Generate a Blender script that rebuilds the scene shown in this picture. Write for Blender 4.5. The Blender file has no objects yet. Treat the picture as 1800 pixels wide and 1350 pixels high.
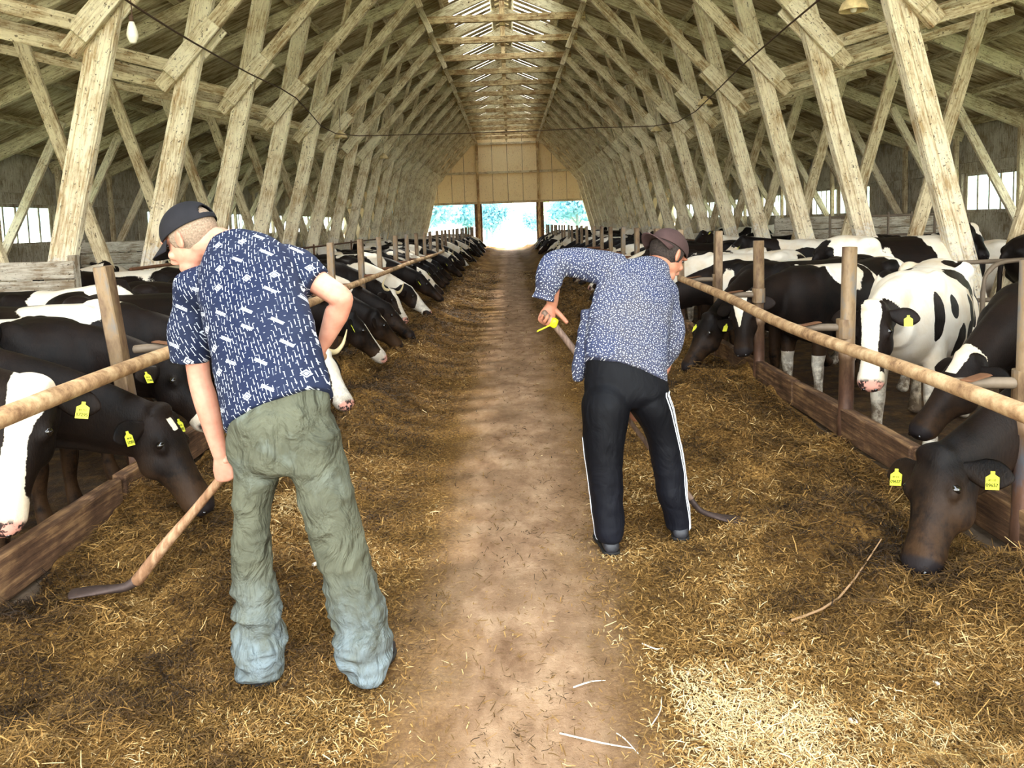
import bpy, bmesh, math, random
import numpy as np
from mathutils import Vector, Matrix
random.seed(7)
RS = np.random.RandomState(11)
SC = bpy.context.scene
COL = SC.collection
PI = math.pi

# ------------------------------------------------------------------ camera, sky, sun, exposure
def make_camera():
    cd = bpy.data.cameras.new('camera'); cam = bpy.data.objects.new('camera', cd); COL.objects.link(cam)
    p, r = math.radians(5.6), math.radians(2.0)
    F = Vector((0, math.cos(p), -math.sin(p))); U0 = Vector((0, math.sin(p), math.cos(p))); R0 = Vector((1, 0, 0))
    U = U0*math.cos(r)+R0*math.sin(r); R = R0*math.cos(r)-U0*math.sin(r)
    M = Matrix((R, U, -F)).transposed().to_4x4(); M.translation = Vector((0, 0, 1.55))
    cam.matrix_world = M
    cd.sensor_width = 36; cd.lens = 36*1450/1800
    cd.shift_x = 0; cd.shift_y = -141/1800
    cd.clip_end = 400; cd.clip_start = .05
    SC.camera = cam
make_camera()
SC.view_settings.view_transform = 'Standard'; SC.view_settings.look = 'None'
SC.view_settings.gamma = 1; SC.view_settings.use_curve_mapping = False
SC.view_settings.exposure = 1.0
SC.cycles.use_denoising = True
SC.cycles.max_bounces = 8; SC.cycles.diffuse_bounces = 5; SC.cycles.transparent_max_bounces = 12
SC.cycles.caustics_reflective = False; SC.cycles.caustics_refractive = False
SC.cycles.sample_clamp_indirect = 6
W = bpy.data.worlds.new('sky'); SC.world = W; W.use_nodes = True
nt = W.node_tree; nt.nodes.clear()
wo = nt.nodes.new('ShaderNodeOutputWorld'); wb = nt.nodes.new('ShaderNodeBackground')
wb.inputs[1].default_value = 5.2
geo = nt.nodes.new('ShaderNodeNewGeometry'); sx = nt.nodes.new('ShaderNodeSeparateXYZ')
nt.links.new(geo.outputs['Incoming'], sx.inputs[0])
rp = nt.nodes.new('ShaderNodeValToRGB')
mr = nt.nodes.new('ShaderNodeMapRange'); mr.inputs[1].default_value = -1; mr.inputs[2].default_value = 1; mr.inputs[3].default_value = 1; mr.inputs[4].default_value = 0
nt.links.new(sx.outputs[2], mr.inputs[0]); nt.links.new(mr.outputs[0], rp.inputs[0])
rp.color_ramp.elements[0].position = .48; rp.color_ramp.elements[0].color = (.62, .62, .5, 1)
rp.color_ramp.elements[1].position = .52; rp.color_ramp.elements[1].color = (1, 1, .97, 1)
e = rp.color_ramp.elements.new(1.0); e.color = (.72, .86, 1, 1)
nt.links.new(rp.outputs[0], wb.inputs[0]); nt.links.new(wb.outputs[0], wo.inputs[0])
def make_light(name, typ, loc, rot, energy, color, **k):
    l = bpy.data.lights.new(name, typ); o = bpy.data.objects.new(name, l); COL.objects.link(o)
    o.location = loc; o.rotation_euler = rot; l.energy = energy; l.color = color
    for a, b in k.items(): setattr(l, a, b)
    return o
make_light('sun', 'SUN', (0, 0, 30), (math.radians(-40), math.radians(12), 0), 5.0, (1, .93, .8), angle=.03)
# added fill lamp behind the photographer, standing in for daylight from the open end
make_light('near_end_fill', 'AREA', (0, -6.0, 4.2), (math.radians(-86), 0, 0), 170, (1, .95, .86), shape='RECTANGLE', size=16, size_y=7)

# ------------------------------------------------------------------ node helper and materials
def lin(c): return tuple((x/12.92 if x <= .04045 else ((x+.055)/1.055)**2.4) for x in c)
def rgb(r, g, b): return lin((r/255, g/255, b/255))+(1,)
class NB:
    def __init__(s, name, rough=.8, spec=.3, metal=0):
        s.m = bpy.data.materials.new(name); s.m.use_nodes = True; s.t = s.m.node_tree
        s.b = s.t.nodes['Principled BSDF']; s.b.inputs['Roughness'].default_value = rough
        s.b.inputs['Specular IOR Level'].default_value = spec; s.b.inputs['Metallic'].default_value = metal
    def n(s, typ, ins={}, **k):
        x = s.t.nodes.new(typ)
        for a, b in k.items(): setattr(x, a, b)
        for a, b in ins.items():
            if hasattr(b, 'is_output'): s.t.links.new(b, x.inputs[a])
            else: x.inputs[a].default_value = b
        return x
    def obj(s, scale=(1, 1, 1), loc=(0, 0, 0), rot=(0, 0, 0), out='Object', rnd=0):
        tc = s.n('ShaderNodeTexCoord')
        v = tc.outputs[out]
        if rnd:
            oi = s.n('ShaderNodeObjectInfo')
            mu = s.n('ShaderNodeMath', {0: oi.outputs['Random'], 1: rnd}, operation='MULTIPLY')
            v = s.n('ShaderNodeVectorMath', {0: v, 1: mu.outputs[0]}, operation='ADD').outputs[0]
        return s.n('ShaderNodeMapping', {'Vector': v, 'Scale': scale, 'Location': loc, 'Rotation': rot}).outputs[0]
    def noise(s, vec, scale, detail=4, rough=.6, dist=0):
        return s.n('ShaderNodeTexNoise', {'Vector': vec, 'Scale': scale, 'Detail': detail, 'Roughness': rough, 'Distortion': dist}).outputs[0]
    def ramp(s, fac, *st, interp='LINEAR'):
        r = s.n('ShaderNodeValToRGB', {0: fac}); cr = r.color_ramp; cr.interpolation = interp
        while len(cr.elements) < len(st): cr.elements.new(.5)
        for e, (p, c) in zip(cr.elements, st):
            e.position = p; e.color = c if hasattr(c, '__len__') else (c, c, c, 1)
        return r.outputs[0]
    def mix(s, f, a, b, mode='MIX'):
        x = s.n('ShaderNodeMix', data_type='RGBA', blend_type=mode)
        for i, v in ((0, f), (6, a), (7, b)):
            if hasattr(v, 'is_output'): s.t.links.new(v, x.inputs[i])
            else: x.inputs[i].default_value = v
        return x.outputs[2]
    def math(s, op, a, b=0, c=0): return s.n('ShaderNodeMath', {0: a, 1: b, 2: c}, operation=op).outputs[0]
    def attr(s, name, typ='GEOMETRY', out=2): return s.n('ShaderNodeAttribute', attribute_name=name, attribute_type=typ).outputs[out]
    def bump(s, h, strength=.5, dist=.01):
        b = s.n('ShaderNodeBump', {'Height': h, 'Strength': strength, 'Distance': dist}); s.t.links.new(b.outputs[0], s.b.inputs['Normal'])
    def col(s, c):
        if hasattr(c, 'is_output'): s.t.links.new(c, s.b.inputs['Base Color'])
        else: s.b.inputs['Base Color'].default_value = c
        return s
def plain(name, c, rough=.7, spec=.3, metal=0, var=.12, sc=12, bump=0):
    k = NB(name, rough, spec, metal); v = k.obj(rnd=3)
    n = k.noise(v, sc)
    k.col(k.mix(k.ramp(n, (.3, 0.), (.7, 1.)), tuple(x*(1-var*1.6) for x in c[:3])+(1,), tuple(min(1, x*(1+var*1.6)) for x in c[:3])+(1,)))
    if bump: k.bump(k.noise(v, sc*4), bump, .004)
    return k.m
M = {}
def whitewood(name, base, stain, amt, dark=rgb(60, 40, 24), foot=None):
    k = NB(name, .85, .15); v = k.obj(rnd=37)
    g = k.noise(k.obj((14, 14, 1.4), rnd=37), 3.0, 6, .65)          # long grain
    n2 = k.noise(v, 2.2, 5, .7)
    c = k.mix(k.ramp(k.math('MULTIPLY_ADD', g, .55, k.math('MULTIPLY', n2, .45)), (.40+amt*.1, stain), (.56+amt*.1, base)), base, base)
    c = k.mix(k.ramp(k.math('MULTIPLY_ADD', g, .55, k.math('MULTIPLY', n2, .45)), (.40+amt*.1, 0.), (.55+amt*.1, 1.)), stain, base)
    fl = k.noise(k.obj((6, 6, 1.6), rnd=37), 4.5, 6, .75, 1.2)
    c = k.mix(k.ramp(fl, (.36+amt*.05, 1.), (.40+amt*.05, 0.)), c, dark)     # flaked limewash
    sp = k.noise(v, 26, 3, .6)
    c = k.mix(k.ramp(sp, (.63, 0.), (.69, .8)), c, dark)
    if foot:
        z = k.n('ShaderNodeSeparateXYZ', {0: k.obj()}).outputs[2]; zz = k.math('ADD', z, k.math('MULTIPLY', n2, 1.2))
        c = k.mix(k.ramp(zz, (.5, rgb(96, 66, 44)[0]*0+.75), (.9, .0)), c, rgb(120, 84, 60)) if foot == 2 else c
        c = k.mix(k.math('MULTIPLY', k.ramp(zz, (.0, 1.), (1.0, 1.), interp='CONSTANT'), k.math('MULTIPLY', k.math('LESS_THAN', zz, 2.15), k.ramp(sp, (.4, .75), (.55, .15)))), c, rgb(222, 218, 208))
    k.col(c); k.bump(k.math('ADD', g, k.math('MULTIPLY', fl, .8)), .7, .02)
    return k.m
M['leg'] = whitewood('limewashed_leg_timber', rgb(242, 230, 198), rgb(184, 158, 116), -.1)
M['legfoot'] = whitewood('limewashed_leg_with_white_foot', rgb(242, 230, 198), rgb(180, 152, 110), -.05, rgb(60, 40, 24), 1)
M['strut'] = whitewood('limewashed_strut_timber', rgb(226, 212, 176), rgb(156, 128, 90), .06)
M['rafter'] = whitewood('limewashed_rafter_timber', rgb(224, 214, 176), rgb(158, 138, 102), .1)
M['collar'] = whitewood('dusty_collar_timber', rgb(220, 196, 146), rgb(140, 106, 66), .3)
M['endboard'] = whitewood('sallow_end_panel', rgb(250, 228, 182), rgb(228, 192, 138), -.8, rgb(120, 80, 44))
M['sidewall'] = whitewood('whitewashed_side_panel', rgb(206, 200, 182), rgb(150, 134, 106), .1)
def m_roof():
    k = NB('roof_sheet_underside', .9, .1); v = k.obj(rnd=11)
    st = k.noise(k.obj((1.2, 16, 1), rnd=11), 1.6, 6, .7)
    n = k.noise(v, .8, 4)
    c = k.ramp(st, (.34, rgb(92, 74, 54)), (.47, rgb(180, 162, 126)), (.62, rgb(228, 216, 182)))
    c = k.mix(k.ramp(n, (.35, 0.), (.7, .55)), c, rgb(120, 104, 78))
    k.col(c); k.bump(st, .6, .02); return k.m
M['roof'] = m_roof()
def m_floor():
    k = NB('earth_and_chaff_floor', .95, .12); v = k.obj()
    sx = k.n('ShaderNodeSeparateXYZ', {0: v})
    w = k.noise(k.obj((1, .35, 1)), 1.1, 4, .6)
    ax = k.math('ABSOLUTE', k.math('ADD', k.math('ADD', sx.outputs[0], -.0), k.math('MULTIPLY_ADD', w, .9, -.45)))
    edge = k.ramp(ax, (.20, 0.), (.52, 1.))
    fine = k.noise(v, 60, 6, .75); med = k.noise(k.obj((1, .6, 1)), 5, 6, .7); blot = k.noise(k.obj((1, .4, 1)), 1.6, 5, .6)
    path = k.ramp(med, (.32, rgb(128, 97, 71)), (.5, rgb(168, 134, 103)), (.68, rgb(200, 166, 132)))
    path = k.mix(k.ramp(blot, (.35, .65), (.52, 0.)), path, rgb(124, 98, 72))
    path = k.mix(k.ramp(fine, (.64, 0.), (.7, .7)), path, rgb(222, 196, 156))
    path = k.mix(k.ramp(fine, (.3, .8), (.36, 0.)), path, rgb(78, 54, 34))
    hay = k.ramp(fine, (.36, rgb(58, 40, 19)), (.5, rgb(122, 90, 46)), (.62, rgb(178, 138, 78)))
    hay = k.mix(k.ramp(blot, (.4, .55), (.6, 0.)), hay, rgb(86, 60, 28))
    k.col(k.mix(edge, path, hay)); k.bump(k.math('MULTIPLY_ADD', fine, .6, med), .8, .02); return k.m
M['floor'] = m_floor()
def m_pen():
    k = NB('manure_pen_floor', .55, .4); v = k.obj()
    a = k.noise(v, 7, 6, .7); b = k.noise(v, 38, 5, .7)
    c = k.ramp(a, (.34, rgb(48, 32, 18)), (.52, rgb(94, 66, 36)), (.7, rgb(142, 106, 60)))
    c = k.mix(k.ramp(b, (.62, 0.), (.7, .7)), c, rgb(170, 138, 86))
    k.col(c); k.bump(k.math('ADD', a, b), .9, .04); return k.m
M['pen'] = m_pen()
def m_straw():
    k = NB('chopped_hay', .7, .25); r = k.attr('shade')
    k.col(k.ramp(r, (0, rgb(34, 22, 10)), (.22, rgb(74, 52, 25)), (.42, rgb(104, 77, 37)), (.62, rgb(138, 101, 50)), (.82, rgb(176, 138, 80)), (1, rgb(220, 196, 146)))); return k.m
M['straw'] = m_straw()
def m_cow():
    k = NB('holstein_coat', .55, .13); v = k.obj()
    a = k.attr('coat'); nose = k.attr('nose'); pied = k.attr('pied', 'OBJECT')
    oi = k.n('ShaderNodeObjectInfo'); off = k.math('MULTIPLY', oi.outputs['Random'], 60)
    vv = k.n('ShaderNodeVectorMath', {0: v, 1: off}, operation='ADD').outputs[0]
    big = k.math('MULTIPLY', k.math('ADD', k.math('ADD', k.noise(vv, 1.35, 1, .4, .3), -.54), pied), k.math('MULTIPLY', k.attr('herd', 'OBJECT'), 5.0))
    ed = k.math('MULTIPLY', k.math('ADD', k.noise(v, 14, 4, .6), -.5), .22)
    ed2 = k.math('MULTIPLY', k.math('ADD', k.noise(v, 90, 2, .6), -.5), .10)
    f = k.math('ADD', k.math('ADD', a, big), k.math('ADD', ed, ed2))
    msk = k.ramp(k.math('ADD', f, .5), (.485, 0.), (.515, 1.))
    hair = k.noise(k.obj((1, 1, .35)), 130, 3, .6)
    n2 = k.noise(v, 3.2, 4, .6)
    wht = k.mix(k.ramp(n2, (.42, 0.), (.7, .7)), rgb(236, 228, 212), rgb(214, 188, 146))
    blk = k.mix(k.ramp(n2, (.35, 0.), (.65, 1.)), rgb(4, 4, 5), rgb(26, 17, 13))
    c = k.mix(msk, blk, wht)
    c = k.mix(k.ramp(hair, (.35, .0), (.75, .05)), c, rgb(100, 80, 60))
    sz = k.n('ShaderNodeSeparateXYZ', {0: v}).outputs[2]
    dirt = k.math('MULTIPLY', k.ramp(sz, (.30, 1.), (.75, 0.)), k.ramp(k.noise(v, 7, 5, .7), (.38, 0.), (.55, .85)))
    c = k.mix(dirt, c, rgb(74, 52, 32))
    pink = k.mix(k.ramp(k.noise(v, 28, 3), (.5, 0.), (.56, 1.)), rgb(208, 150, 132), rgb(50, 38, 36))
    pk = k.mix(msk, rgb(34, 29, 29), pink)
    k.col(k.mix(nose, c, pk))
    k.bump(hair, .35, .006); return k.m
M['cow'] = m_cow()
M['ear_in'] = plain('ear_lining', rgb(92, 70, 62))
M['eye'] = plain('wet_dark_eye', rgb(16, 12, 10), .08, .8, var=.05)
M['horn'] = plain('horn', rgb(214, 196, 150), .45, .4)
M['tag'] = plain('yellow_ear_tag_plastic', rgb(222, 224, 70), .5, .4, var=.06)
M['ink'] = plain('tag_ink', rgb(50, 56, 20), .8)
def m_rail():
    k = NB('bare_pole', .7, .3); v = k.obj(rnd=3)
    g = k.noise(k.obj((1, 1, 1)), 9, 5, .7); h = k.noise(v, 60, 3, .6)
    c = k.ramp(g, (.34, rgb(122, 90, 62)), (.5, rgb(182, 146, 106)), (.66, rgb(214, 184, 142)))
    c = k.mix(k.ramp(h, (.66, 0.), (.72, .7)), c, rgb(88, 58, 38)); k.col(c); k.bump(h, .3, .004); return k.m
M['rail'] = m_rail()
def m_post():
    k = NB('rusty_painted_steel_post', .5, .45, .25); v = k.obj(rnd=5)
    g = k.noise(k.obj((3, 3, 1), rnd=5), 2.4, 5, .7); z = k.n('ShaderNodeSeparateXYZ', {0: k.obj()}).outputs[2]
    c = k.ramp(g, (.35, rgb(88, 64, 46)), (.52, rgb(138, 114, 84)), (.66, rgb(108, 108, 106)))
    lo = k.ramp(g, (.35, rgb(66, 44, 34)), (.55, rgb(104, 74, 56)), (.7, rgb(92, 92, 98)))
    c = k.mix(k.ramp(z, (.45, 1.), (.85, 0.)), c, lo); k.col(c); k.bump(k.noise(v, 50), .25, .003); return k.m
M['post'] = m_post()
M['steel'] = plain('dull_galvanised_pipe', rgb(112, 98, 82), .6, .35, .15, bump=.2)
M['rust'] = plain('rusty_pipe', rgb(112, 76, 52), .7, .3, .2, bump=.2)
def m_wood(name, a, b, c3, rough=.75):
    k = NB(name, rough, .25); g = k.noise(k.obj((16, 16, 1.2), rnd=9), 2.5, 6, .7); h = k.noise(k.obj(rnd=9), 5, 4)
    c = k.ramp(k.math('MULTIPLY_ADD', g, .6, k.math('MULTIPLY', h, .4)), (.38, a), (.5, b), (.62, c3)); k.col(c); k.bump(g, .6, .01); return k.m
M['curb'] = m_wood('soaked_curb_plank', rgb(60, 42, 30), rgb(98, 72, 52), rgb(152, 118, 82))
M['concrete'] = plain('stained_concrete', rgb(96, 80, 64), .9, .2, var=.25, sc=7, bump=.4)
M['whiteboard'] = whitewood('limewashed_partition_plank', rgb(206, 198, 180), rgb(138, 120, 96), .1)
M['wire'] = plain('rusted_wire', rgb(74, 54, 38), .8)
M['glass_bulb'] = plain('milky_bulb_glass', rgb(232, 222, 196), .3, .5, var=.06)
M['enamel'] = plain('dusty_enamel_shade', rgb(206, 182, 132), .5, .4, var=.2)
def m_pane():
    k = NB('window_polythene', .3, .3); t = k.n('ShaderNodeBsdfTransparent', {0: (.93, .97, 1, 1)}); tl = k.n('ShaderNodeBsdfTranslucent', {0: (.9, .95, 1, 1)})
    mx = k.n('ShaderNodeMixShader', {0: .3, 1: t.outputs[0], 2: tl.outputs[0]})
    k.t.links.new(mx.outputs[0], k.t.nodes['Material Output'].inputs[0]); return k.m
M['pane'] = m_pane()

# ------------------------------------------------------------------ mesh and object helpers
def link(name, me, mat=None, parent=None, loc=None, rot=None, smooth=False):
    o = bpy.data.objects.new(name, me); COL.objects.link(o)
    if mat is not None and not me.materials: me.materials.append(mat)
    if parent is not None: o.parent = parent
    if loc is not None: o.location = loc
    if rot is not None: o.rotation_euler = rot
    if smooth: me.shade_smooth()
    return o
def empty(name, loc=(0, 0, 0), rotz=0, parent=None):
    o = bpy.data.objects.new(name, None); COL.objects.link(o); o.location = loc; o.rotation_euler = (0, 0, rotz); o.empty_display_size = .1
    if parent: o.parent = parent
    return o
def tag(o, label, cat, group=None, kind=None):
    if label: o['label'] = label
    if cat: o['category'] = cat
    if group: o['group'] = group
    if kind: o['kind'] = kind
    return o
def mesh_from(V, Fc, name='m'):
    me = bpy.data.meshes.new(name); me.from_pydata([tuple(v) for v in V], [], [tuple(f) for f in Fc]); me.update(); return me
def box_me(sx, sy, sz, bev=.0, seg=1, jit=0, name='board', ox=0, oy=0, oz=0):
    """box centred in x and y, standing on z=0 (length along z)"""
    bm = bmesh.new(); bmesh.ops.create_cube(bm, size=1)
    bmesh.ops.scale(bm, verts=bm.verts, vec=(sx, sy, sz)); bmesh.ops.translate(bm, verts=bm.verts, vec=(ox, oy, oz+sz/2))
    if seg > 1:
        ed = [e for e in bm.edges if abs(abs(e.verts[0].co.z-e.verts[1].co.z)-sz) < 1e-5]
        bmesh.ops.subdivide_edges(bm, edges=ed, cuts=seg-1)
    if jit:
        for v in bm.verts: v.co += Vector((random.uniform(-jit, jit), random.uniform(-jit, jit), 0))
    if bev: bmesh.ops.bevel(bm, geom=[e for e in bm.edges if e.calc_length() > sz*.2/max(seg, 1) or True], offset=bev, segments=1, affect='EDGES')
    me = bpy.data.meshes.new(name); bm.to_mesh(me); bm.free(); return me
def join_me(mes, name='joined'):
    bm = bmesh.new()
    for m in mes: bm.from_mesh(m)
    me = bpy.data.meshes.new(name); bm.to_mesh(me); bm.free(); return me
def along(o, a, b, up=(0, 1, 0)):
    """place object o so local z runs from a to b, local y along up"""
    a = Vector(a); b = Vector(b); z = (b-a).normalized(); x = Vector(up).cross(z).normalized(); y = z.cross(x)
    m = Matrix((x, y, z)).transposed().to_4x4(); m.translation = a; o.matrix_local = m
def cr(P, t):
    P = np.asarray(P, float); n = len(P); out = []
    for tt in t:
        i = min(int(tt), n-2); f = tt-i
        p0 = P[max(i-1, 0)]; p1 = P[i]; p2 = P[i+1]; p3 = P[min(i+2, n-1)]
        out.append(.5*((2*p1)+(-p0+p2)*f+(2*p0-5*p1+4*p2-p3)*f*f+(-p0+3*p1-3*p2+p3)*f**3))
    return np.array(out)
def loft(C, A, B, m=18, sub=4, dome=True, sq=1.0):
    C = np.asarray(C, float); n = len(C); t = np.linspace(0, n-1, (n-1)*sub+1)
    c = cr(C, t); a = cr(A, t); b = cr(B, t)
    if dome:
        def ends(c0, c1, a0, b0):
            d = c0-c1; d = d/max(np.linalg.norm(d), 1e-9); r = (np.linalg.norm(a0)+np.linalg.norm(b0))/2
            return [(c0+d*r*.5*.6, a0*.87, b0*.87), (c0+d*r*.85*.6, a0*.52, b0*.52), (c0+d*r*.6, a0*.08, b0*.08)]
        s = ends(c[0], c[1], a[0], b[0])[::-1]; e_ = ends(c[-1], c[-2], a[-1], b[-1])
        c = np.vstack([[x[0] for x in s], c, [x[0] for x in e_]]); a = np.vstack([[x[1] for x in s], a, [x[1] for x in e_]]); b = np.vstack([[x[2] for x in s], b, [x[2] for x in e_]])
    th = np.arange(m)*2*PI/m; ct = np.cos(th); st = np.sin(th)
    if sq != 1.0: ct = np.sign(ct)*np.abs(ct)**sq; st = np.sign(st)*np.abs(st)**sq
    V = (c[:, None]+a[:, None]*ct[None, :, None]+b[:, None]*st[None, :, None]).reshape(-1, 3)
    k = len(c); Fc = []
    for i in range(k-1):
        for j in range(m):
            Fc.append((i*m+j, i*m+(j+1) % m, (i+1)*m+(j+1) % m, (i+1)*m+j))
    Fc.append(tuple(range(m))[::-1]); Fc.append(tuple((k-1)*m+j for j in range(m)))
    return V, Fc
def limb(P, R, m=14, sub=4, ref=(0, 0, 1), dome=True):
    """round or oval tube through points P, radii R: number or (ra, rb); ra is measured along the side axis (perp. to ref)"""
    P = np.asarray(P, float); n = len(P); A = []; B = []
    for i in range(n):
        t = P[min(i+1, n-1)]-P[max(i-1, 0)]; t = t/np.linalg.norm(t)
        r = np.asarray(ref, float)
        if abs(r@t) > .95: r = np.array([0, 1., 0]) if abs(t[1]) < .9 else np.array([1., 0, 0])
        a = np.cross(t, r); a /= np.linalg.norm(a); b = np.cross(a, t)
        ra, rb = R[i] if hasattr(R[i], '__len__') else (R[i], R[i])
        if A and a@A[-1] < 0: a = -a; b = -b
        A.append(a*ra); B.append(b*rb)
    return loft(P, A, B, m, sub, dome)
def ell(c, ax, m=16, k=10):
    """ellipsoid: centre, three half-axis vectors (rows)"""
    ax = np.asarray(ax, float)
    if ax.ndim == 1: ax = np.diag(ax)
    V = []; Fc = []
    for i in range(k+1):
        ph = PI*i/k
        for j in range(m):
            th = 2*PI*j/m; V.append(np.asarray(c)+ax[0]*math.sin(ph)*math.cos(th)+ax[1]*math.sin(ph)*math.sin(th)+ax[2]*math.cos(ph))
    for i in range(k):
        for j in range(m): Fc.append((i*m+j, (i+1)*m+j, (i+1)*m+(j+1) % m, i*m+(j+1) % m))
    return np.array(V), Fc
def cat(parts):
    V = []; Fc = []; o = 0
    for v, f in parts:
        V.append(v); Fc += [tuple(i+o for i in q) for q in f]; o += len(v)
    return np.vstack(V), Fc
def me_parts(parts, name='m', weld=True):
    V, Fc = cat(parts); me = mesh_from(V, Fc, name)
    bm = bmesh.new(); bm.from_mesh(me)
    if weld: bmesh.ops.remove_doubles(bm, verts=bm.verts, dist=1e-6)
    bmesh.ops.recalc_face_normals(bm, faces=bm.faces); bm.to_mesh(me); bm.free(); return me
def fuse(parts, voxel, smooth=2, name='body', extra=None):
    me = me_parts(parts, name, weld=False); o = bpy.data.objects.new('tmp', me); COL.objects.link(o)
    r = o.modifiers.new('r', 'REMESH'); r.mode = 'VOXEL'; r.voxel_size = voxel; r.adaptivity = 0
    if smooth:
        s = o.modifiers.new('s', 'SMOOTH'); s.factor = .5; s.iterations = smooth
    dg = bpy.context.evaluated_depsgraph_get(); ev = o.evaluated_get(dg)
    me2 = bpy.data.meshes.new_from_object(ev); bpy.data.objects.remove(o); bpy.data.meshes.remove(me)
    if extra:
        ex = me_parts(extra, 'x'); j = join_me([me2, ex], name); me2 = j
    me2.name = name; me2.shade_smooth(); return me2
def get_co(me):
    a = np.empty(len(me.vertices)*3, np.float32); me.vertices.foreach_get('co', a); return a.reshape(-1, 3).astype(float)
def set_co(me, c): me.vertices.foreach_set('co', c.astype(np.float32).ravel()); me.update()
def get_no(me):
    a = np.empty(len(me.vertices)*3, np.float32); me.vertex_normals.foreach_get('vector', a); return a.reshape(-1, 3).astype(float)
def set_attr(me, name, vals):
    at = me.attributes.new(name, 'FLOAT', 'POINT'); at.data.foreach_set('value', np.asarray(vals, np.float32))
_tab = np.random.RandomState(5).rand(4096)
def vnoise(p):
    """smooth value noise, p (...,3) -> 0..1"""
    p = np.asarray(p, float); i = np.floor(p).astype(int); f = p-i; f = f*f*(3-2*f); r = 0
    for dx in (0, 1):
        for dy in (0, 1):
            for dz in (0, 1):
                h = ((i[..., 0]+dx)*73856093 ^ (i[..., 1]+dy)*19349663 ^ (i[..., 2]+dz)*83492791) & 4095
                w = (f[..., 0] if dx else 1-f[..., 0])*(f[..., 1] if dy else 1-f[..., 1])*(f[..., 2] if dz else 1-f[..., 2])
                r = r+_tab[h]*w
    return r
def fbm(p, o=4):
    s = 0; a = .5; t = 0
    for k in range(o): s = s+a*vnoise(p*2**k+k*17.3); t += a; a *= .5
    return s/t
def sstep(a, b, x): t = np.clip((x-a)/(b-a), 0, 1); return t*t*(3-2*t)
# ------------------------------------------------------------------ floor, pens, ceiling, walls
def hay_h(x, y):
    x = np.asarray(x, float); y = np.asarray(y, float)
    p = np.stack([x, y, x*0], -1)
    ax = np.abs(x-.02)
    side = sstep(.55, 1.35, ax)
    und = fbm(p*np.array([.9, .7, 1])+3.1, 3); lump = fbm(p*3.1+9, 4)
    h = side*(.02+.16*und*sstep(2.2, 7, y)+.05*und)
    h = h+side*np.maximum(lump-.48, 0)*.42
    h = h+.22*np.exp(-(((x-1.72)/.34)**2+((y-2.62)/.55)**2))*(.6+.8*lump)   # heaps in front of the nearest right cow
    h = h+.10*np.exp(-(((x-1.35)/.3)**2+((y-3.5)/.4)**2))*(.4+1.2*lump)
    h = h+.06*np.exp(-(((x+1.75)/.25)**2+((y-4.2)/.7)**2))
    h = h-.05*np.exp(-(((x+1.5)/.22)**2+((y-2.95)/.25)**2))
    h = h+.012*(fbm(p*7, 3)-.5)
    for px, py in ((-.9, 2.72), (-.53, 2.70), (.42, 3.75), (.76, 3.9)): h = h*(1-.8*np.exp(-(((x-px)/.2)**2+((y-py)/.25)**2)))
    return h
def grid_mesh(xs, ys, hf, name):
    X, Y = np.meshgrid(xs, ys); Z = hf(X, Y); V = np.stack([X, Y, Z], -1).reshape(-1, 3)
    nx, ny = len(xs), len(ys); i = np.arange((ny-1)*(nx-1)); r = i//(nx-1); c = i % (nx-1); a = r*nx+c
    Q = np.stack([a, a+1, a+nx+1, a+nx], 1)
    me = bpy.data.meshes.new(name); me.vertices.add(len(V)); me.vertices.foreach_set('co', V.ravel()); me.loops.add(Q.size); me.loops.foreach_set('vertex_index', Q.ravel())
    me.polygons.add(len(Q)); me.polygons.foreach_set('loop_start', np.arange(len(Q))*4); me.update(calc_edges=True); me.shade_smooth(); return me
ys = np.concatenate([np.arange(-4, 1.6, .2), np.arange(1.6, 9, .04), np.arange(9, 52.01, .15)])
floor = link('floor', grid_mesh(np.arange(-2.04, 2.041, .04), ys, hay_h, 'floor'), M['floor']); tag(floor, None, None, None, 'structure')
def pen_h(x, y):
    p = np.stack([x, y, x*0], -1); return -.24+.07*fbm(p*2.2, 4)
for s, nm in ((-1, 'floor_left'), (1, 'floor_right')):
    xs = np.arange(2.2, 10.2, .16)
    o = link(nm, grid_mesh(np.sort(s*xs), np.arange(-2, 51, .16), pen_h, nm), M['pen']); tag(o, None, None, None, 'structure')

def curb_side(s, name, label):
    root = empty(name, (s*2.08, 0, 0)); tag(root, label, 'curb', None)
    link('concrete_base', box_me(.17, 54, .30, .01), M['concrete'], root, (0, 23, -.2))
    y = -1.2; i = 0; L = 1.8
    while y < 48:
        me = box_me(.075, .19, L-.03, .008, 4, .004, 'curb_plank')
        o = link('plank', me, M['curb'], root); o.matrix_local = Matrix.Rotation(-PI/2, 4, 'X'); o.location = (random.uniform(-.008, .008), y, .215+random.uniform(-.008, .008)); y += L
    return root
curb_side(-1, 'feed_curb', 'low curb of brown planks along the left edge of the feed aisle')
curb_side(1, 'feed_curb', 'low curb of brown planks along the right edge of the feed aisle')

Y0, DY, NT = 8.97, 2.31, 18
def roofz(x): return 7.25-.42*abs(x)
SL = math.atan(.42)
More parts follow.
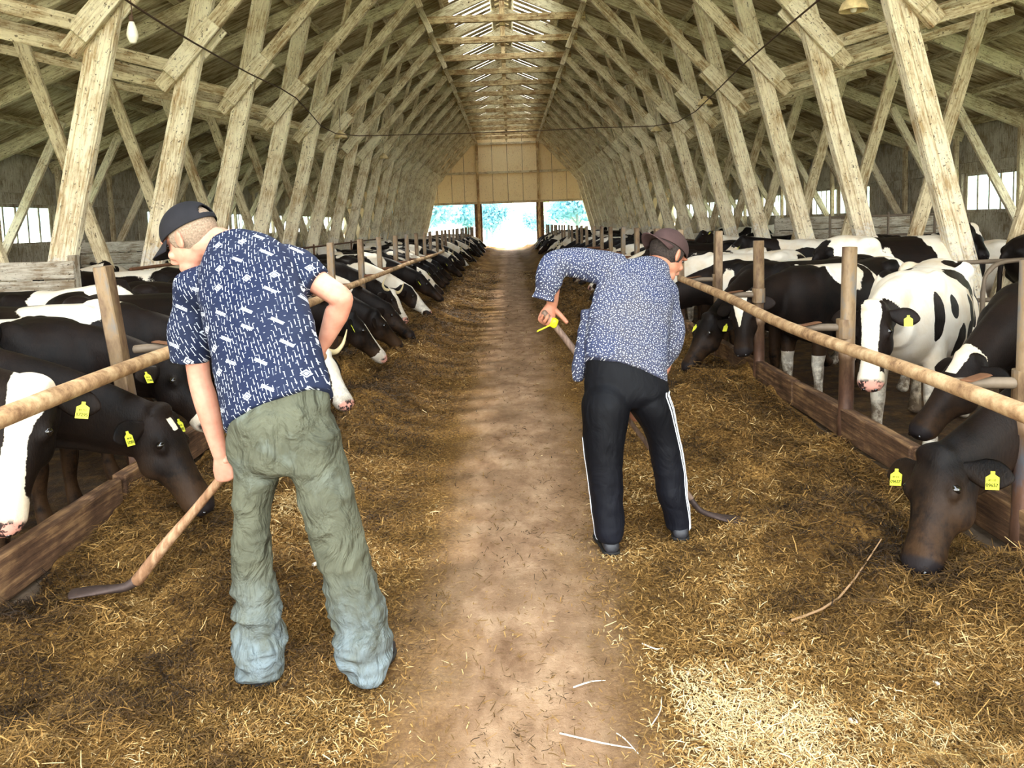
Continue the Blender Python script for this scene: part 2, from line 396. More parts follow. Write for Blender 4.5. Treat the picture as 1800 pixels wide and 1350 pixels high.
# ceiling: purlins and corrugated sheets laid over the rafters
ceil = empty('ceiling', (0, 0, 0)); ceil['kind'] = 'structure'
def corr(length, width, waves, amp, name):
    n = waves*6; V = []; Fc = []
    for i in range(n+1):
        x = -width/2+width*i/n; z = amp*math.cos(2*PI*i/6)
        for zz in (0, .008):
            V += [(0, x, z+zz), (length, x, z+zz)]
    for i in range(n):
        a = i*4; b = a+4; Fc += [(a, a+1, b+1, b), (a+2, b+2, b+3, a+3)]
    a = 0; b = n*4; Fc += [(0, 2, 3, 1), (b, b+1, b+3, b+2)]
    return mesh_from(V, Fc, name)
sheet = corr(2.95, DY+.1, 14, .028, 'corrugated_sheet')
ys_bay = [Y0+DY*(k+.5) for k in range(-5, NT)]
rows = [(1.3, 0), (3.95, 1), (6.6, 2), (8.55, 3)]
cosS = math.cos(SL)
for k, yb in enumerate(ys_bay):
    for s in (-1, 1):
        for x0, r in rows[:3] + [rows[3]]:
            z = roofz(x0)+.30+.012*(r % 2)+random.uniform(-.006, .006)
            o = link('roof_sheet', sheet, M['roof'], ceil)
            o.rotation_euler = (0, SL if s > 0 else PI-SL, 0)
            if s > 0: o.location = (x0, yb, z)
            else:
                o.rotation_euler = (0, 0, 0); o.matrix_local = Matrix.Translation((-x0, yb, z)) @ Matrix.Rotation(PI, 4, 'Z') @ Matrix.Rotation(SL, 4, 'Y')
# ridge zone: narrow laths with daylight between them
lath = box_me(.30, .01, 1.62, 0, name='ridge_lath')
for k, yb in enumerate(ys_bay):
    if k < 3: continue
    for s in (-1, 1):
        for j in range(5):
            if k > 8 and j % 2 == 0 and random.random() < .35: pass
            yy = yb-DY/2+(j+.5)*DY/5
            o = link('ridge_lath', lath, M['roof'], ceil)
            dr = .0 if k in (7, 8, 9) else .0
            along(o, (s*.02, yy, roofz(0)+.33), (s*1.5, yy, roofz(1.5)+.33), (0, 0, 1) )
            o.scale = (.95 if k in (9, 10, 11) else 1.26, 1, 1)
cap = link('ridge_cap', box_me(.5, .03, 50, 0), M['roof'], ceil); along(cap, (0, 2.2, 7.66), (0, 52, 7.66), (0, 0, 1))
pur = box_me(.09, .12, 49.6, 0, 30, .006, 'purlin')
for s in (-1, 1):
    for x in (.25, 1.45, 2.7, 3.95, 5.2, 6.45, 7.7, 8.9, 9.8):
        o = link('purlin', pur, M['rafter'], ceil); along(o, (s*x, 2.2, roofz(x)+.2), (s*x, 52, roofz(x)+.2), (s*.39, 0, .92))

# trusses
def beam(w, d, L, name, jit=.004): return box_me(w, d, L, .008, 5, jit, name)
mm = {}
def member(name, a, b, w, d, mat, par, yoff=0):
    a = Vector(a); b = Vector(b); L = (b-a).length; key = (name, round(w, 3), round(d, 3), round(L, 3), mat)
    if key not in mm:
        me = beam(w, d, L, name)
        if name == 'leg': me = join_me([me, box_me(w*.16, d+.05, L, .006, 4, .004, ox=-w*.42), box_me(w*.5, d+.045, L, .006, 4, .004, ox=w*.2)])
        mm[key] = me
    o = link(name, mm[key], M[mat], par); along(o, a+Vector((0, yoff, 0)), b+Vector((0, yoff, 0)), (0, 1, 0)); return o
ORD = ['nearest', 'second', 'third', 'fourth', 'fifth', 'sixth', 'seventh', 'eighth', 'ninth', 'tenth', 'eleventh', 'twelfth', 'thirteenth', 'fourteenth', 'fifteenth', 'sixteenth', 'seventeenth', 'eighteenth', 'nineteenth', 'twentieth']
ORD += ['%s from last' % w for w in ('fifth', 'fourth', 'third', 'second')]
def truss(k):
    y = Y0+DY*k; root = empty('timber_truss', (0, y, 0))
    if k >= 0:
        lab = 'limewashed timber roof truss, %s from the camera with its legs in view' % ORD[k] if k < 8 else ('limewashed timber roof truss far down the barn, %s before the end wall' % ORD[NT-1-k] if k < NT-1 else 'last limewashed timber roof truss, just before the end wall')
    else: lab = 'near roof truss in front of the camera, its braces just at the frame edge'
    tag(root, lab, 'roof truss', 'timber trusses along the barn')
    for s in (-1, 1):
        j = lambda a=.05: random.uniform(-a, a)
        zt = roofz(3.72)-.05
        member('leg', (s*(5.24+j(.03)), 0, -.2), (s*(3.72+j(.03)), 0, zt-.1), .27, .11, 'legfoot', root)
        member('chord', (s*4.55, 0, 3.48), (s*1.80, 0, 6.42), .19, .10, 'strut', root, -.12)
        g = member('gusset', (s*4.40, 0, 3.64), (s*3.78, 0, 4.30), .24, .05, 'leg', root, -.19)
        member('gusset', (s*4.40, 0, 3.64), (s*3.78, 0, 4.30), .24, .05, 'leg', root, .1)
        member('brace', (s*5.2, 0, -.15), (s*6.55, 0, roofz(6.55)-.02), .18, .09, 'strut', root, .12)
        member('tie', (s*4.2, 0, 3.72), (s*6.75, 0, 4.42), .16, .06, 'strut', root, -.06)
        member('tie', (s*4.35, 0, 3.50), (s*6.9, 0, 4.16), .12, .06, 'strut', root, .17)
        member('outer_brace', (s*9.85, 0, 1.0), (s*8.35, 0, roofz(8.35)), .16, .08, 'leg', root, -.08)
        member('short_strut', (s*3.05, 0, 5.08), (s*2.75, 0, roofz(2.75)), .10, .06, 'strut', root, .0)
        member('rafter', (s*.05, 0, 7.2), (s*9.95, 0, roofz(9.95)), .24, .11, 'rafter', root, .02)
        member('cleat', (s*1.72, 0, 6.15), (s*2.02, 0, 6.85), .14, .09, 'strut', root, -.2)
        member('outer_post', (s*9.8, 0, -.2), (s*9.8, 0, 3.1), .10, .10, 'strut', root, .0)
    member('collar', (-2.0, 0, 6.45), (2.0, 0, 6.45), .17, .09, 'collar', root, -.15)
    member('king_post', (0, 0, 6.3), (0, 0, 7.2), .13, .08, 'collar', root, .0)
    return root
for k in range(-1, NT): truss(k)

# end wall
YE = 49.6
wf = empty('wall_far', (0, YE, 0)); wf['kind'] = 'structure'
def wboard(x0, x1, z0, z1, top=None, th=.05, mat='endboard', name='panel', g=.012):
    zt0 = min(z1, roofz(x0)+.25); zt1 = min(z1, roofz(x1)+.25)
    if zt0 <= z0+.05 or zt1 <= z0+.05: return
    a, b = x0+g, x1-g
    V = [(a, 0, z0+g), (b, 0, z0+g), (b, 0, zt1-g), (a, 0, zt0-g), (a, th, z0+g), (b, th, z0+g), (b, th, zt1-g), (a, th, zt0-g)]
    me = mesh_from(V, [(0, 1, 2, 3), (5, 4, 7, 6), (0, 4, 5, 1), (1, 5, 6, 2), (2, 6, 7, 3), (3, 7, 4, 0)]); o = link(name, me, M[mat], wf)
    o.location.y = random.uniform(0, .02)
xs = [-9.9, -8.9, -7.9, -6.95, -6.0, -5.1, -4.2, -3.35, -2.6, -1.78, -.9, 0, .9, 1.82, 2.65, 3.5, 4.3, 5.1, 6.0, 6.95, 7.9, 8.9, 9.9]
for a, b in zip(xs[:-1], xs[1:]):
    wboard(a, b, 2.85, 4.52); wboard(a, b, 4.60, 6.22); wboard(a, b, 6.3, 7.5)
    if a < -5.15 or a >= 5.05: wboard(a, b, -.2, 2.75)
for x in (-1.78, 1.82): link('wall_post', box_me(.15, .16, 6.3, .01), M['collar'], wf, (x, -.09, 0)); 
for x in (-1.70, 1.74, -1.94, 1.98): link('door_jamb', box_me(.21, .12, 2.78, .01), M['curb'], wf, (x, -.02, 0))
for z, w in ((2.79, 10.0), (4.56, 6.5), (6.26, 2.4)):
    o = link('wall_rail', box_me(.13, .12, 2*w, .01, 8, .004), M['strut'], wf); along(o, (-w, -.06, z), (w, -.06, z), (0, 1, 0))
bk = link('gable_backing', mesh_from([(-9.95, 0, 2.8), (9.95, 0, 2.8), (9.95, 0, 3.3), (0, 0, 7.5), (-9.95, 0, 3.3), (-9.95, .04, 2.8), (9.95, .04, 2.8), (9.95, .04, 3.3), (0, .04, 7.5), (-9.95, .04, 3.3)],
     [(0, 1, 2, 3, 4), (9, 8, 7, 6, 5), (0, 5, 6, 1), (1, 6, 7, 2), (2, 7, 8, 3), (3, 8, 9, 4), (4, 9, 5, 0)]), M['curb'], wf, (0, .08, 0))
# low gates standing across the side openings of the end wall
# side walls with window bands
wi = [0]
def frame_me():
    P = []
    def b(x0, x1, z0, z1, d=.035):
        m = box_me(x1-x0, d, z1-z0, .004); m.transform(Matrix.Translation(((x0+x1)/2, 0, z0))); P.append(m)
    Wd = DY-.16; b(-Wd/2, Wd/2, 0, .07); b(-Wd/2, Wd/2, .79, .86)
    for i in range(6):
        x = -Wd/2+.035+(Wd-.07)*i/5; b(x-.022, x+.022, .07, .79, .02 if i % 2 else .035)
    return join_me(P, 'window_frame'), Wd
FR, WD = frame_me()
PANE = mesh_from([(-WD/2+.01, 0, .03), (WD/2-.01, 0, .03), (WD/2-.01, 0, .83), (-WD/2+.01, 0, .83)], [(0, 1, 2, 3)], 'pane')
pw = [(WD-.07)/5]
PANE1 = box_me(pw[0]-.05, .006, .74, 0, name='pane')
SOLID = (4, 5)
for s, nm in ((-1, 'wall_left'), (1, 'wall_right')):
    wl = empty(nm, (s*10.0, 0, 0)); wl['kind'] = 'structure'
    o = link('plinth', box_me(.1, 56, 1.62, .01), M['sidewall'], wl, (0, 22.3, -.2))
    o = link('eaves_beam', box_me(.12, 56, .22, .01), M['sidewall'], wl, (0, 22.3, 2.28))
    o = link('upper_wall', box_me(.1, 56, .85, .01), M['sidewall'], wl, (s*.03, 22.3, 2.5))
    for k in range(-5, NT):
        yc = Y0+DY*(k+.5)
        link('pier', box_me(.06, .15, .86, .01, name='pier'), M['sidewall'], wl, (s*.03, Y0+DY*k, 1.42))
        if k in SOLID:
            for q in range(4): link('wall_panel', box_me(.08, .565, .86, .008, name='wall_panel'), M['sidewall'], wl, (-s*(.02+.01*(q % 2)), yc-.87+q*.58, 1.42))
            continue
        if k < 1: continue
        wi[0] += 1
        w = empty('window_%d' % wi[0], (s*10.0, yc, 1.42), PI/2); w['kind'] = 'structure'
        link('window_frame', FR, M['whiteboard'], w)
        for i in range(5): link('pane', PANE1, M['pane'], w, (-WD/2+.035+pw[0]*(i+.5), .0, .06))
# ------------------------------------------------------------------ outdoors beyond the gateway
def gnd_h(x, y): return -.02-.012*(y-50)+.5*sstep(60, 95, y)*fbm(np.stack([x*.1, y*.1, x*0], -1), 3)
k = NB('dusty_yard_and_grass', .9, .1); n1 = k.noise(k.obj(), .35, 5, .6); n2 = k.noise(k.obj((1, .3, 1)), .12, 3)
k.col(k.mix(k.ramp(n2, (.46, 0.), (.58, 1.)), k.ramp(n1, (.4, rgb(206, 190, 160)), (.6, rgb(236, 224, 200))), rgb(150, 176, 120)))
yard = link('yard_ground', grid_mesh(np.arange(-70, 71, 2.5), np.arange(50, 150, 2.0), gnd_h, 'yard'), k.m); tag(yard, None, None, None, 'structure')
gi = link('grass_surround', grid_mesh(np.arange(-80, 81, 4.0), np.arange(-40, 51, 4.0), lambda x, y: x*0-.5, 'g'), k.m); tag(gi, None, None, None, 'structure')
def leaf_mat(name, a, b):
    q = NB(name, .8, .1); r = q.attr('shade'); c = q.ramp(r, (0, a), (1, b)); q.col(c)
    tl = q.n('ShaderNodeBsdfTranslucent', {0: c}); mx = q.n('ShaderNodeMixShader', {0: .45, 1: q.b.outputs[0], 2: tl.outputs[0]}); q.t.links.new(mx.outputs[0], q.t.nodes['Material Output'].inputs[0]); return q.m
LF = [leaf_mat('hazed_blue_green_foliage', rgb(96, 146, 160), rgb(150, 196, 204)), leaf_mat('hazed_yellow_green_foliage', rgb(160, 200, 150), rgb(204, 230, 184)), leaf_mat('hazed_teal_foliage', rgb(140, 190, 204), rgb(184, 222, 228))]  # leaf colours paled towards cyan: distance haze painted into the foliage
M['bark'] = plain('hazy_bark', rgb(120, 140, 140))  # bark greyed with the same painted haze
def tree(x, y, h, r, mi, label, n=2600, trunk=True, ground=None):
    z0 = float(gnd_h(np.array([x]), np.array([y]))[0]) if ground is None else ground
    root = empty('tree' if trunk else 'bush', (x, y, z0)); tag(root, label, 'tree' if trunk else 'bush', 'trees outside the barn')
    rs = np.random.RandomState(int(abs(x)*31+y*7))
    if trunk:
        link('trunk', me_parts([limb([(0, 0, -.2), (.1, 0, h*.25), (0, .1, h*.6)], [h*.035, h*.025, h*.012]), limb([(.05, 0, h*.22), (r*.4, 0, h*.5)], [h*.018, h*.008]), limb([(.05, 0, h*.25), (-r*.4, .1, h*.55)], [h*.016, h*.008])]), M['bark'], root, smooth=True)
    nb = 9; cen = np.stack([rs.uniform(-.6, .6, nb)*r, rs.uniform(-.6, .6, nb)*r, h*(rs.uniform(.42, .86, nb) if trunk else rs.uniform(.2, .7, nb))], 1); cen[0] = (0, 0, h*.6 if trunk else h*.4)
    rad = r*rs.uniform(.35, .6, nb); bi = rs.randint(0, nb, n); d = rs.normal(size=(n, 3)); d /= np.linalg.norm(d, axis=1)[:, None]
    P = cen[bi]+d*rad[bi][:, None]*rs.uniform(.5, 1.05, (n, 1))*np.array([1, 1, .8]); P[:, 2] = np.maximum(P[:, 2], .1)
    sz = rs.uniform(.5, 1.1, n)*r*.085; u = rs.normal(size=(n, 3)); u /= np.linalg.norm(u, axis=1)[:, None]; w = np.cross(u, d); w /= np.linalg.norm(w, axis=1)[:, None]+1e-6
    V = np.stack([P-u*sz[:, None], P+w*sz[:, None]*.6, P+u*sz[:, None], P-w*sz[:, None]*.6], 1).reshape(-1, 3)
    Q = np.arange(n*4).reshape(n, 4); me = mesh_from(V, Q.tolist(), 'foliage'); set_attr(me, 'shade', np.repeat(rs.rand(n), 4))
    o = link('foliage', me, LF[mi], root); o['kind'] = 'stuff'
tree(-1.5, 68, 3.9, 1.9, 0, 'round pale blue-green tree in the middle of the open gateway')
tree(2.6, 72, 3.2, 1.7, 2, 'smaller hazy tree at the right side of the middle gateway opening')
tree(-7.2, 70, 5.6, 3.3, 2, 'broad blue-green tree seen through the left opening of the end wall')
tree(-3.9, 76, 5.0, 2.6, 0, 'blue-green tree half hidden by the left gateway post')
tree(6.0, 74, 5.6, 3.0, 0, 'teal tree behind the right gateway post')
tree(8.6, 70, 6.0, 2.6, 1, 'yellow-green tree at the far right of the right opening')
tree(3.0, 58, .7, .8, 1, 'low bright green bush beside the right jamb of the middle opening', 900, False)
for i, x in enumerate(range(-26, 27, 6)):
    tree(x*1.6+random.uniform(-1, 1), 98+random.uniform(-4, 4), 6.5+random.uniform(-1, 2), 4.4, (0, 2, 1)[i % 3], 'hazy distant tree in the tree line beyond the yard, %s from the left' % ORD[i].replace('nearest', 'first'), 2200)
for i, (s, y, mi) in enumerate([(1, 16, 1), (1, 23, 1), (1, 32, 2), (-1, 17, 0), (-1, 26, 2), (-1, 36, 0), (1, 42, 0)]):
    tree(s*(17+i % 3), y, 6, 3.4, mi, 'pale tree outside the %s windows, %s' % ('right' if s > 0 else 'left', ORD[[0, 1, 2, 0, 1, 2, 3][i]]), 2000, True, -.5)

# ------------------------------------------------------------------ fences
def tube_me(P, r, m=10, sub=3): 
    R = r if hasattr(r, '__len__') else [r]*len(P)
    return me_parts([limb(P, R, m, sub)], 'tube')
def lat(name, P, r, mat, par, m=10, sub=3): return link(name, tube_me(P, r, m, sub), M[mat], par, smooth=True)
POST = me_parts([limb([(0, 0, 0), (0, 0, .25), (0, 0, .26), (0, 0, .62), (0, 0, .625), (0, 0, .68), (0, 0, .685), (0, 0, 1.33)], [.05, .05, .046, .046, .052, .052, .045, .045], 14, 1, dome=False)], 'post'); POST.shade_smooth()
POST2 = box_me(.075, .085, 1.4, .006, 4, .004, 'post')
def fence(s, ylist, rail, label):
    root = empty('feed_fence', (s*2.08, 0, 0)); tag(root, label, 'fence')
    for i, y in enumerate(ylist):
        steel = (s > 0) or i > 4
        near = y < 9.5
        o = link('post', POST if (s > 0 and y < 7.5) else POST2, M['post'], root, (0, y, .0))
        if s < 0 and i == 1: o.rotation_euler = (random.uniform(.0, .02), .0, 0); 
        o.rotation_euler = (random.uniform(-.015, .015), random.uniform(-.02, .02)-(.11 if s < 0 and i == 2 else 0), random.uniform(-.1, .1))
        if y < 24:
            z = np.interp(y, [p[1] for p in rail], [p[2] for p in rail]); xr = np.interp(y, [p[1] for p in rail], [p[0] for p in rail])
            if y > .5 and y < 20.5:
                lat('bracket', [(0, y, z+.005), ((s*xr-2.08)*s*.5, y+.01, z+.01), ((s*xr-2.08)*s, y+.02, z+.01)], .024, 'steel' if near else 'rust', root)
            if near: link('rail_clamp', me_parts([limb([(( s*xr-2.08)*s+s*.02, y-.05, z+.035), ((s*xr-2.08)*s+s*.14, y+.03, z+.04)], [(.03, .006), (.03, .006)], 8, 1)]), M['rust'], root)
            if s > 0 and near: link('collar_ring', me_parts([limb([(0, y, z-.06), (0, y, z+.06)], [.054, .054], 14, 1, dome=False)]), M['post'], root)
    P = [(p[0]-s*2.08, p[1], p[2]) for p in rail]
    lat('rail', P, [.036+.003*math.sin(i*2.1) for i in range(len(P))], 'rail', root, 14, 5)
    return root
ylR = [1.45, 3.3, 5.12, 6.92, 8.3]+[8.3+1.75*i for i in range(1, 23)]
ylL = [.9, 2.7, 4.5, 6.2, 7.85, 9.5, 11.5]+[11.5+1.72*i for i in range(1, 22)]
fence(1, ylR, [(1.76, .6, .80), (1.78, 2.0, .81), (1.79, 3.4, .825), (1.78, 5.27, .82), (1.80, 6.9, .87), (1.76, 8.55, .912)], 'steel post fence with a pole rail along the right side of the aisle')
fence(-1, ylL, [(-1.85, .6, .90), (-1.85, 2.9, .917), (-1.84, 4.4, .926), (-1.80, 6.5, .90), (-1.86, 9.3, .888), (-1.9, 12, .87), (-1.80, 15, .90), (-1.87, 19, .84), (-1.84, 22.5, .835), (-2.05, 25.2, .85)], 'post fence with a wavy pole rail along the left side of the aisle')
# leaning wooden plank upright between the left cows is part of the fence; back-of-pen dividers
def pipe_div(name, label, runs, mat, cat_='railing'):
    root = empty(name, runs[0][0]); tag(root, label, cat_); o0 = Vector(runs[0][0])
    for P in runs[:]: lat('pipe', [tuple(Vector(p)-o0) for p in P], .022, mat, root)
    return root
pipe_div('pipe_divider', 'rusty pipe divider with a rounded loop behind the nearest right truss leg', [[(4.35, 7.9, .65), (5.5, 7.9, .66), (6.6, 7.9, .66)], [(4.3, 7.9, 1.02), (5.5, 7.9, 1.03), (6.6, 7.9, 1.04)], [(4.42, 7.7, -.15), (4.42, 7.7, .75), (4.48, 7.7, .95), (4.62, 7.7, 1.03), (4.9, 7.7, 1.04)]], 'steel')
pipe_div('pipe_gate', 'grey pipe gate beside the board partition in the right pens', [[(5.5, 14.2, .8), (7.3, 14.2, .8)], [(5.5, 14.2, 1.45), (7.3, 14.2, 1.45)], [(5.5, 14.2, 1.12), (7.3, 14.2, 1.12)]]+[[(x, 14.2, -.15), (x, 14.2, 1.5)] for x in (5.5, 6.0, 6.5, 6.9, 7.3)], 'steel')
pipe_div('pipe_divider', 'long rusty pipe running along the lying boxes in the right pens', [[(4.6, 10, .95), (4.62, 18, .96), (4.6, 28, .95)], [(4.6, 10, .5), (4.62, 18, .5), (4.6, 28, .5)]]+[[(4.6, y, -.15), (4.6, y, .98)] for y in (12.4, 14.8, 17.1, 19.4, 24)], 'rust')
pipe_div('pipe_divider', 'thin dark pipe running along the lying boxes in the left pens', [[(-4.6, 10, 1.15), (-4.6, 18, 1.15), (-4.6, 30, 1.15)], [(-4.6, 10, .6), (-4.6, 18, .6), (-4.6, 30, .6)]]+[[(-4.6, y, -.15), (-4.6, y, 1.2)] for y in (12.4, 14.8, 17.1, 19.4, 24)], 'rust')
def partition(a, b, z0, n, h, label):
    root = empty('board_partition', a); tag(root, label, 'partition'); a = Vector(a); b = Vector(b); L = (b-a).length; d = (b-a)
    for i in range(n):
        me = box_me(h-.015, .04, L, .005, 6, .004, 'plank'); o = link('plank', me, M['whiteboard'], root); z = z0+h*(i+.5); s = random.uniform(-.02, .02); along(o, (0, s, z), tuple(d+Vector((0, s, z))), (0, 1, 0))
    for t in (.02, .98): link('post', box_me(.08, .1, z0+n*h+.25, .006), M['whiteboard'], root, tuple(d*t+Vector((0, .07, -.2))))
partition((-6.6, 8.75, 0), (-4.62, 8.75, 0), .72, 3, .2, 'limewashed plank partition at the left edge beside the nearest truss leg')
partition((5.6, 17.5, 0), (9.6, 17.5, 0), .65, 3, .27, 'long limewashed plank partition across the right pens under the windows')
partition((-9.6, 18.5, 0), (-6.2, 18.5, 0), .7, 3, .25, 'plank partition in the far left pens below the solid wall panels')
# ------------------------------------------------------------------ cows
def nrm(v): v = np.asarray(v, float); return v/max(np.linalg.norm(v), 1e-9)
def cow_geo(poll, muz, voxel=.022, sc=.95, tail_sway=0, hoofs=(0, 0, 0, 0), lying=False):
    """cow in its own frame: faces +x, feet on z=0. poll and muz are local points. returns mesh, head frame"""
    S = sc; poll = np.asarray(poll, float); muz = np.asarray(muz, float)
    P = []
    T = [(-.90, 1.17, .09, .09), (-.84, 1.13, .20, .18), (-.68, 1.09, .29, .265), (-.5, 1.04, .33, .285), (-.2, .96, .38, .34), (.08, .94, .405, .37), (.34, .96, .385, .345), (.56, 1.0, .355, .275), (.72, 1.02, .31, .215), (.84, 1.02, .22, .15)]
    C = [(x*S, 0, z*S) for x, z, h, w in T]; A = [(0, w*S, 0) for x, z, h, w in T]; B = [(0, 0, h*S) for x, z, h, w in T]
    P.append(loft(C, A, B, 22, 3, True, .92))
    for s in (-1, 1):   # hip bones, pins, shoulder blades
        P.append(ell((-.50*S, s*.20*S, 1.27*S), (.13*S, .09*S, .09*S))); P.append(ell((-.83*S, s*.11*S, 1.20*S), (.09*S, .06*S, .07*S)))
        P.append(ell((.50*S, s*.17*S, 1.08*S), np.array([(.15, 0, .08), (0, .10, 0), (-.12, 0, .26)])*S))
        f = hoofs[0 if s > 0 else 1]*S
        P.append(limb([(.50*S, s*.17*S, .92*S), (.50*S, s*.19*S, .72*S), (.54*S+f*.5, s*.18*S, .46*S), (.54*S+f*.5, s*.18*S, .40*S), (.53*S+f*.8, s*.18*S, .24*S), (.55*S+f, s*.18*S, .11*S), (.58*S+f, s*.18*S, .04*S)],
                      [(.11*S, .17*S), (.08*S, .11*S), (.058*S, .06*S), (.056*S, .06*S), (.04*S, .043*S), (.05*S, .052*S), (.058*S, .068*S)], 14, 3, (1, 0, 0), True))
        f = hoofs[2 if s > 0 else 3]*S
        P.append(limb([(-.60*S, s*.17*S, 1.0*S), (-.52*S, s*.21*S, .76*S), (-.68*S+f*.4, s*.20*S, .56*S), (-.80*S+f*.7, s*.19*S, .47*S), (-.77*S+f*.9, s*.19*S, .26*S), (-.74*S+f, s*.19*S, .12*S), (-.70*S+f, s*.19*S, .04*S)],
                      [(.14*S, .24*S), (.11*S, .17*S), (.06*S, .085*S), (.05*S, .062*S), (.04*S, .045*S), (.05*S, .05*S), (.058*S, .068*S)], 14, 3, (1, 0, 0), True))
    P.append(ell((-.32*S, 0, .60*S), (.22*S, .17*S, .17*S)))
    P.append(limb([(-.88*S, 0, 1.26*S), (-.97*S, 0, 1.15*S), (-.99*S, tail_sway*.3, .85*S), (-.97*S, tail_sway, .55*S), (-.96*S, tail_sway, .36*S)], [.035, .03, .026, .036, .03], 10, 3))
    # neck
    h = nrm(muz-poll); hd = np.array([1., 0, 0])
    n = np.array([.55, 0, 1.0]); n = nrm(n-h*(n@h)); sd = np.cross(n, h)
    nb = np.array([.62*S, 0, 1.07*S]); tgt = poll+h*.10-n*.07
    mid = (nb*.5+tgt*.5)+np.array([0, 0, .05*S])
    if tgt[2] > nb[2]: mid = mid+np.array([.06, 0, -.03])
    dirn = nrm(tgt-nb); side = nrm(np.cross(np.array([0, 0, 1.]), dirn)); upn = np.cross(dirn, side)
    Cn = [nb-dirn*.22, nb, mid, tgt]; An = [side*.15*S, side*.145*S, side*.105*S, side*.085*S]; Bn = [upn*.26*S, upn*.265*S, upn*.19*S, upn*.14*S]
    P.append(loft(Cn, An, Bn, 18, 5, True, .95))
    if True: P.append(limb([nb-upn*.2*S-dirn*.1, mid-upn*.17*S, tgt-upn*.1*S], [(.04, .10), (.03, .07), (.03, .05)], 12, 4))
    # head
    L = np.linalg.norm(muz-poll)
    H = [(0.0, .085, .075, -.055), (.10, .108, .105, -.085), (.24, .118, .125, -.095), (.38, .106, .118, -.092), (.55, .085, .10, -.085), (.72, .072, .080, -.070), (.86, .080, .074, -.064), (.95, .083, .068, -.060), (1.0, .068, .052, -.055)]
    P.append(loft([poll+h*L*t+n*o for t, w, d, o in H], [sd*w for t, w, d, o in H], [n*d for t, w, d, o in H], 20, 4, True, .88))
    P.append(ell(poll+n*.0+h*.02, np.array([sd*.085, n*.045, h*.05])))
    for s in (-1, 1):
        P.append(ell(poll+h*L*.34+sd*s*.095-n*.025, np.array([sd*.022, n*.030, h*.045])))       # brow and eye socket
        P.append(ell(poll+h*L*.42+sd*s*.075-n*.12, np.array([sd*.04, n*.08, h*.09])))          # cheek
    extra = []
    ears = []
    for s in (-1, 1):
        b = poll+h*.055+sd*s*.085-n*.055; d = nrm(sd*s*1.0-n*.25+h*.10); up = nrm(h*-1+n*.25); up = nrm(up-d*(up@d)); th = np.cross(d, up)
        C = [b+d*t-up*.0 for t in (-.03, .03, .08, .13, .17, .19)]; wv = [.022, .035, .058, .058, .034, .008]; tv = [.02, .016, .012, .009, .007, .004]
        extra.append(loft(C, [up*w for w in wv], [th*t for t in tv], 12, 2, False))
        ears.append((b, d, up, th, s))
    me = fuse(P, voxel, 3, 'cow', extra)
    # muzzle / nose region
    co = get_co(me); q = co-poll; tt = q@h/L; uu = q@sd; nn = q@n
    nose = sstep(.925, .965, tt)*(np.abs(uu) < .13)*sstep(-.15, -.03, nn+.02)*(np.abs(nn) < .2)
    far = (np.linalg.norm(co-muz, axis=1) > .17); nose = np.where(far, 0, nose)*(nn > -.075)
    hd_ = (tt > -.12) & (tt < 1.2) & (np.abs(uu) < .32) & (np.abs(nn+.05) < .2)
    fr = dict(poll=poll, h=h, n=n, sd=sd, L=L, ears=ears, S=S)
    return me, co, tt, uu, nn, hd_, nose, fr
EYE = me_parts([ell((0, 0, 0), (.021, .021, .021), 12, 8)], 'eye'); EYE.shade_smooth()
def tag_me():
    o = [(-.026, -.03), (.026, -.03), (.026, .018), (.008, .03), (.008, .042), (-.008, .042), (-.008, .03), (-.026, .018)]
    V = [(x, y, z) for z in (0, .003) for x, y in o]; n = len(o); F = [tuple(range(n))[::-1], tuple(range(n, 2*n))]+[(i, (i+1) % n, (i+1) % n+n, i+n) for i in range(n)]
    return mesh_from(V, F, 'ear_tag')
TAGM = tag_me()
def text_me(s, size, ext=.0006):
    c = bpy.data.curves.new('txt', 'FONT'); c.body = s; c.size = size; c.align_x = 'CENTER'; c.align_y = 'CENTER'; c.extrude = ext; c.offset = size*.012
    o = bpy.data.objects.new('txt', c); COL.objects.link(o); me = bpy.data.meshes.new_from_object(o.evaluated_get(bpy.context.evaluated_depsgraph_get())); bpy.data.objects.remove(o); me.materials.clear(); return me
def nostril_parts(fr):
    h, n, sd, L, p = fr['h'], fr['n'], fr['sd'], fr['L'], fr['poll']; out = []
    for s in (-1, 1): out.append(ell(p+h*(L*1.0+.022)+sd*s*.034-n*.035, np.array([sd*.013, n*.011, h*.013]), 10, 6))
    return out
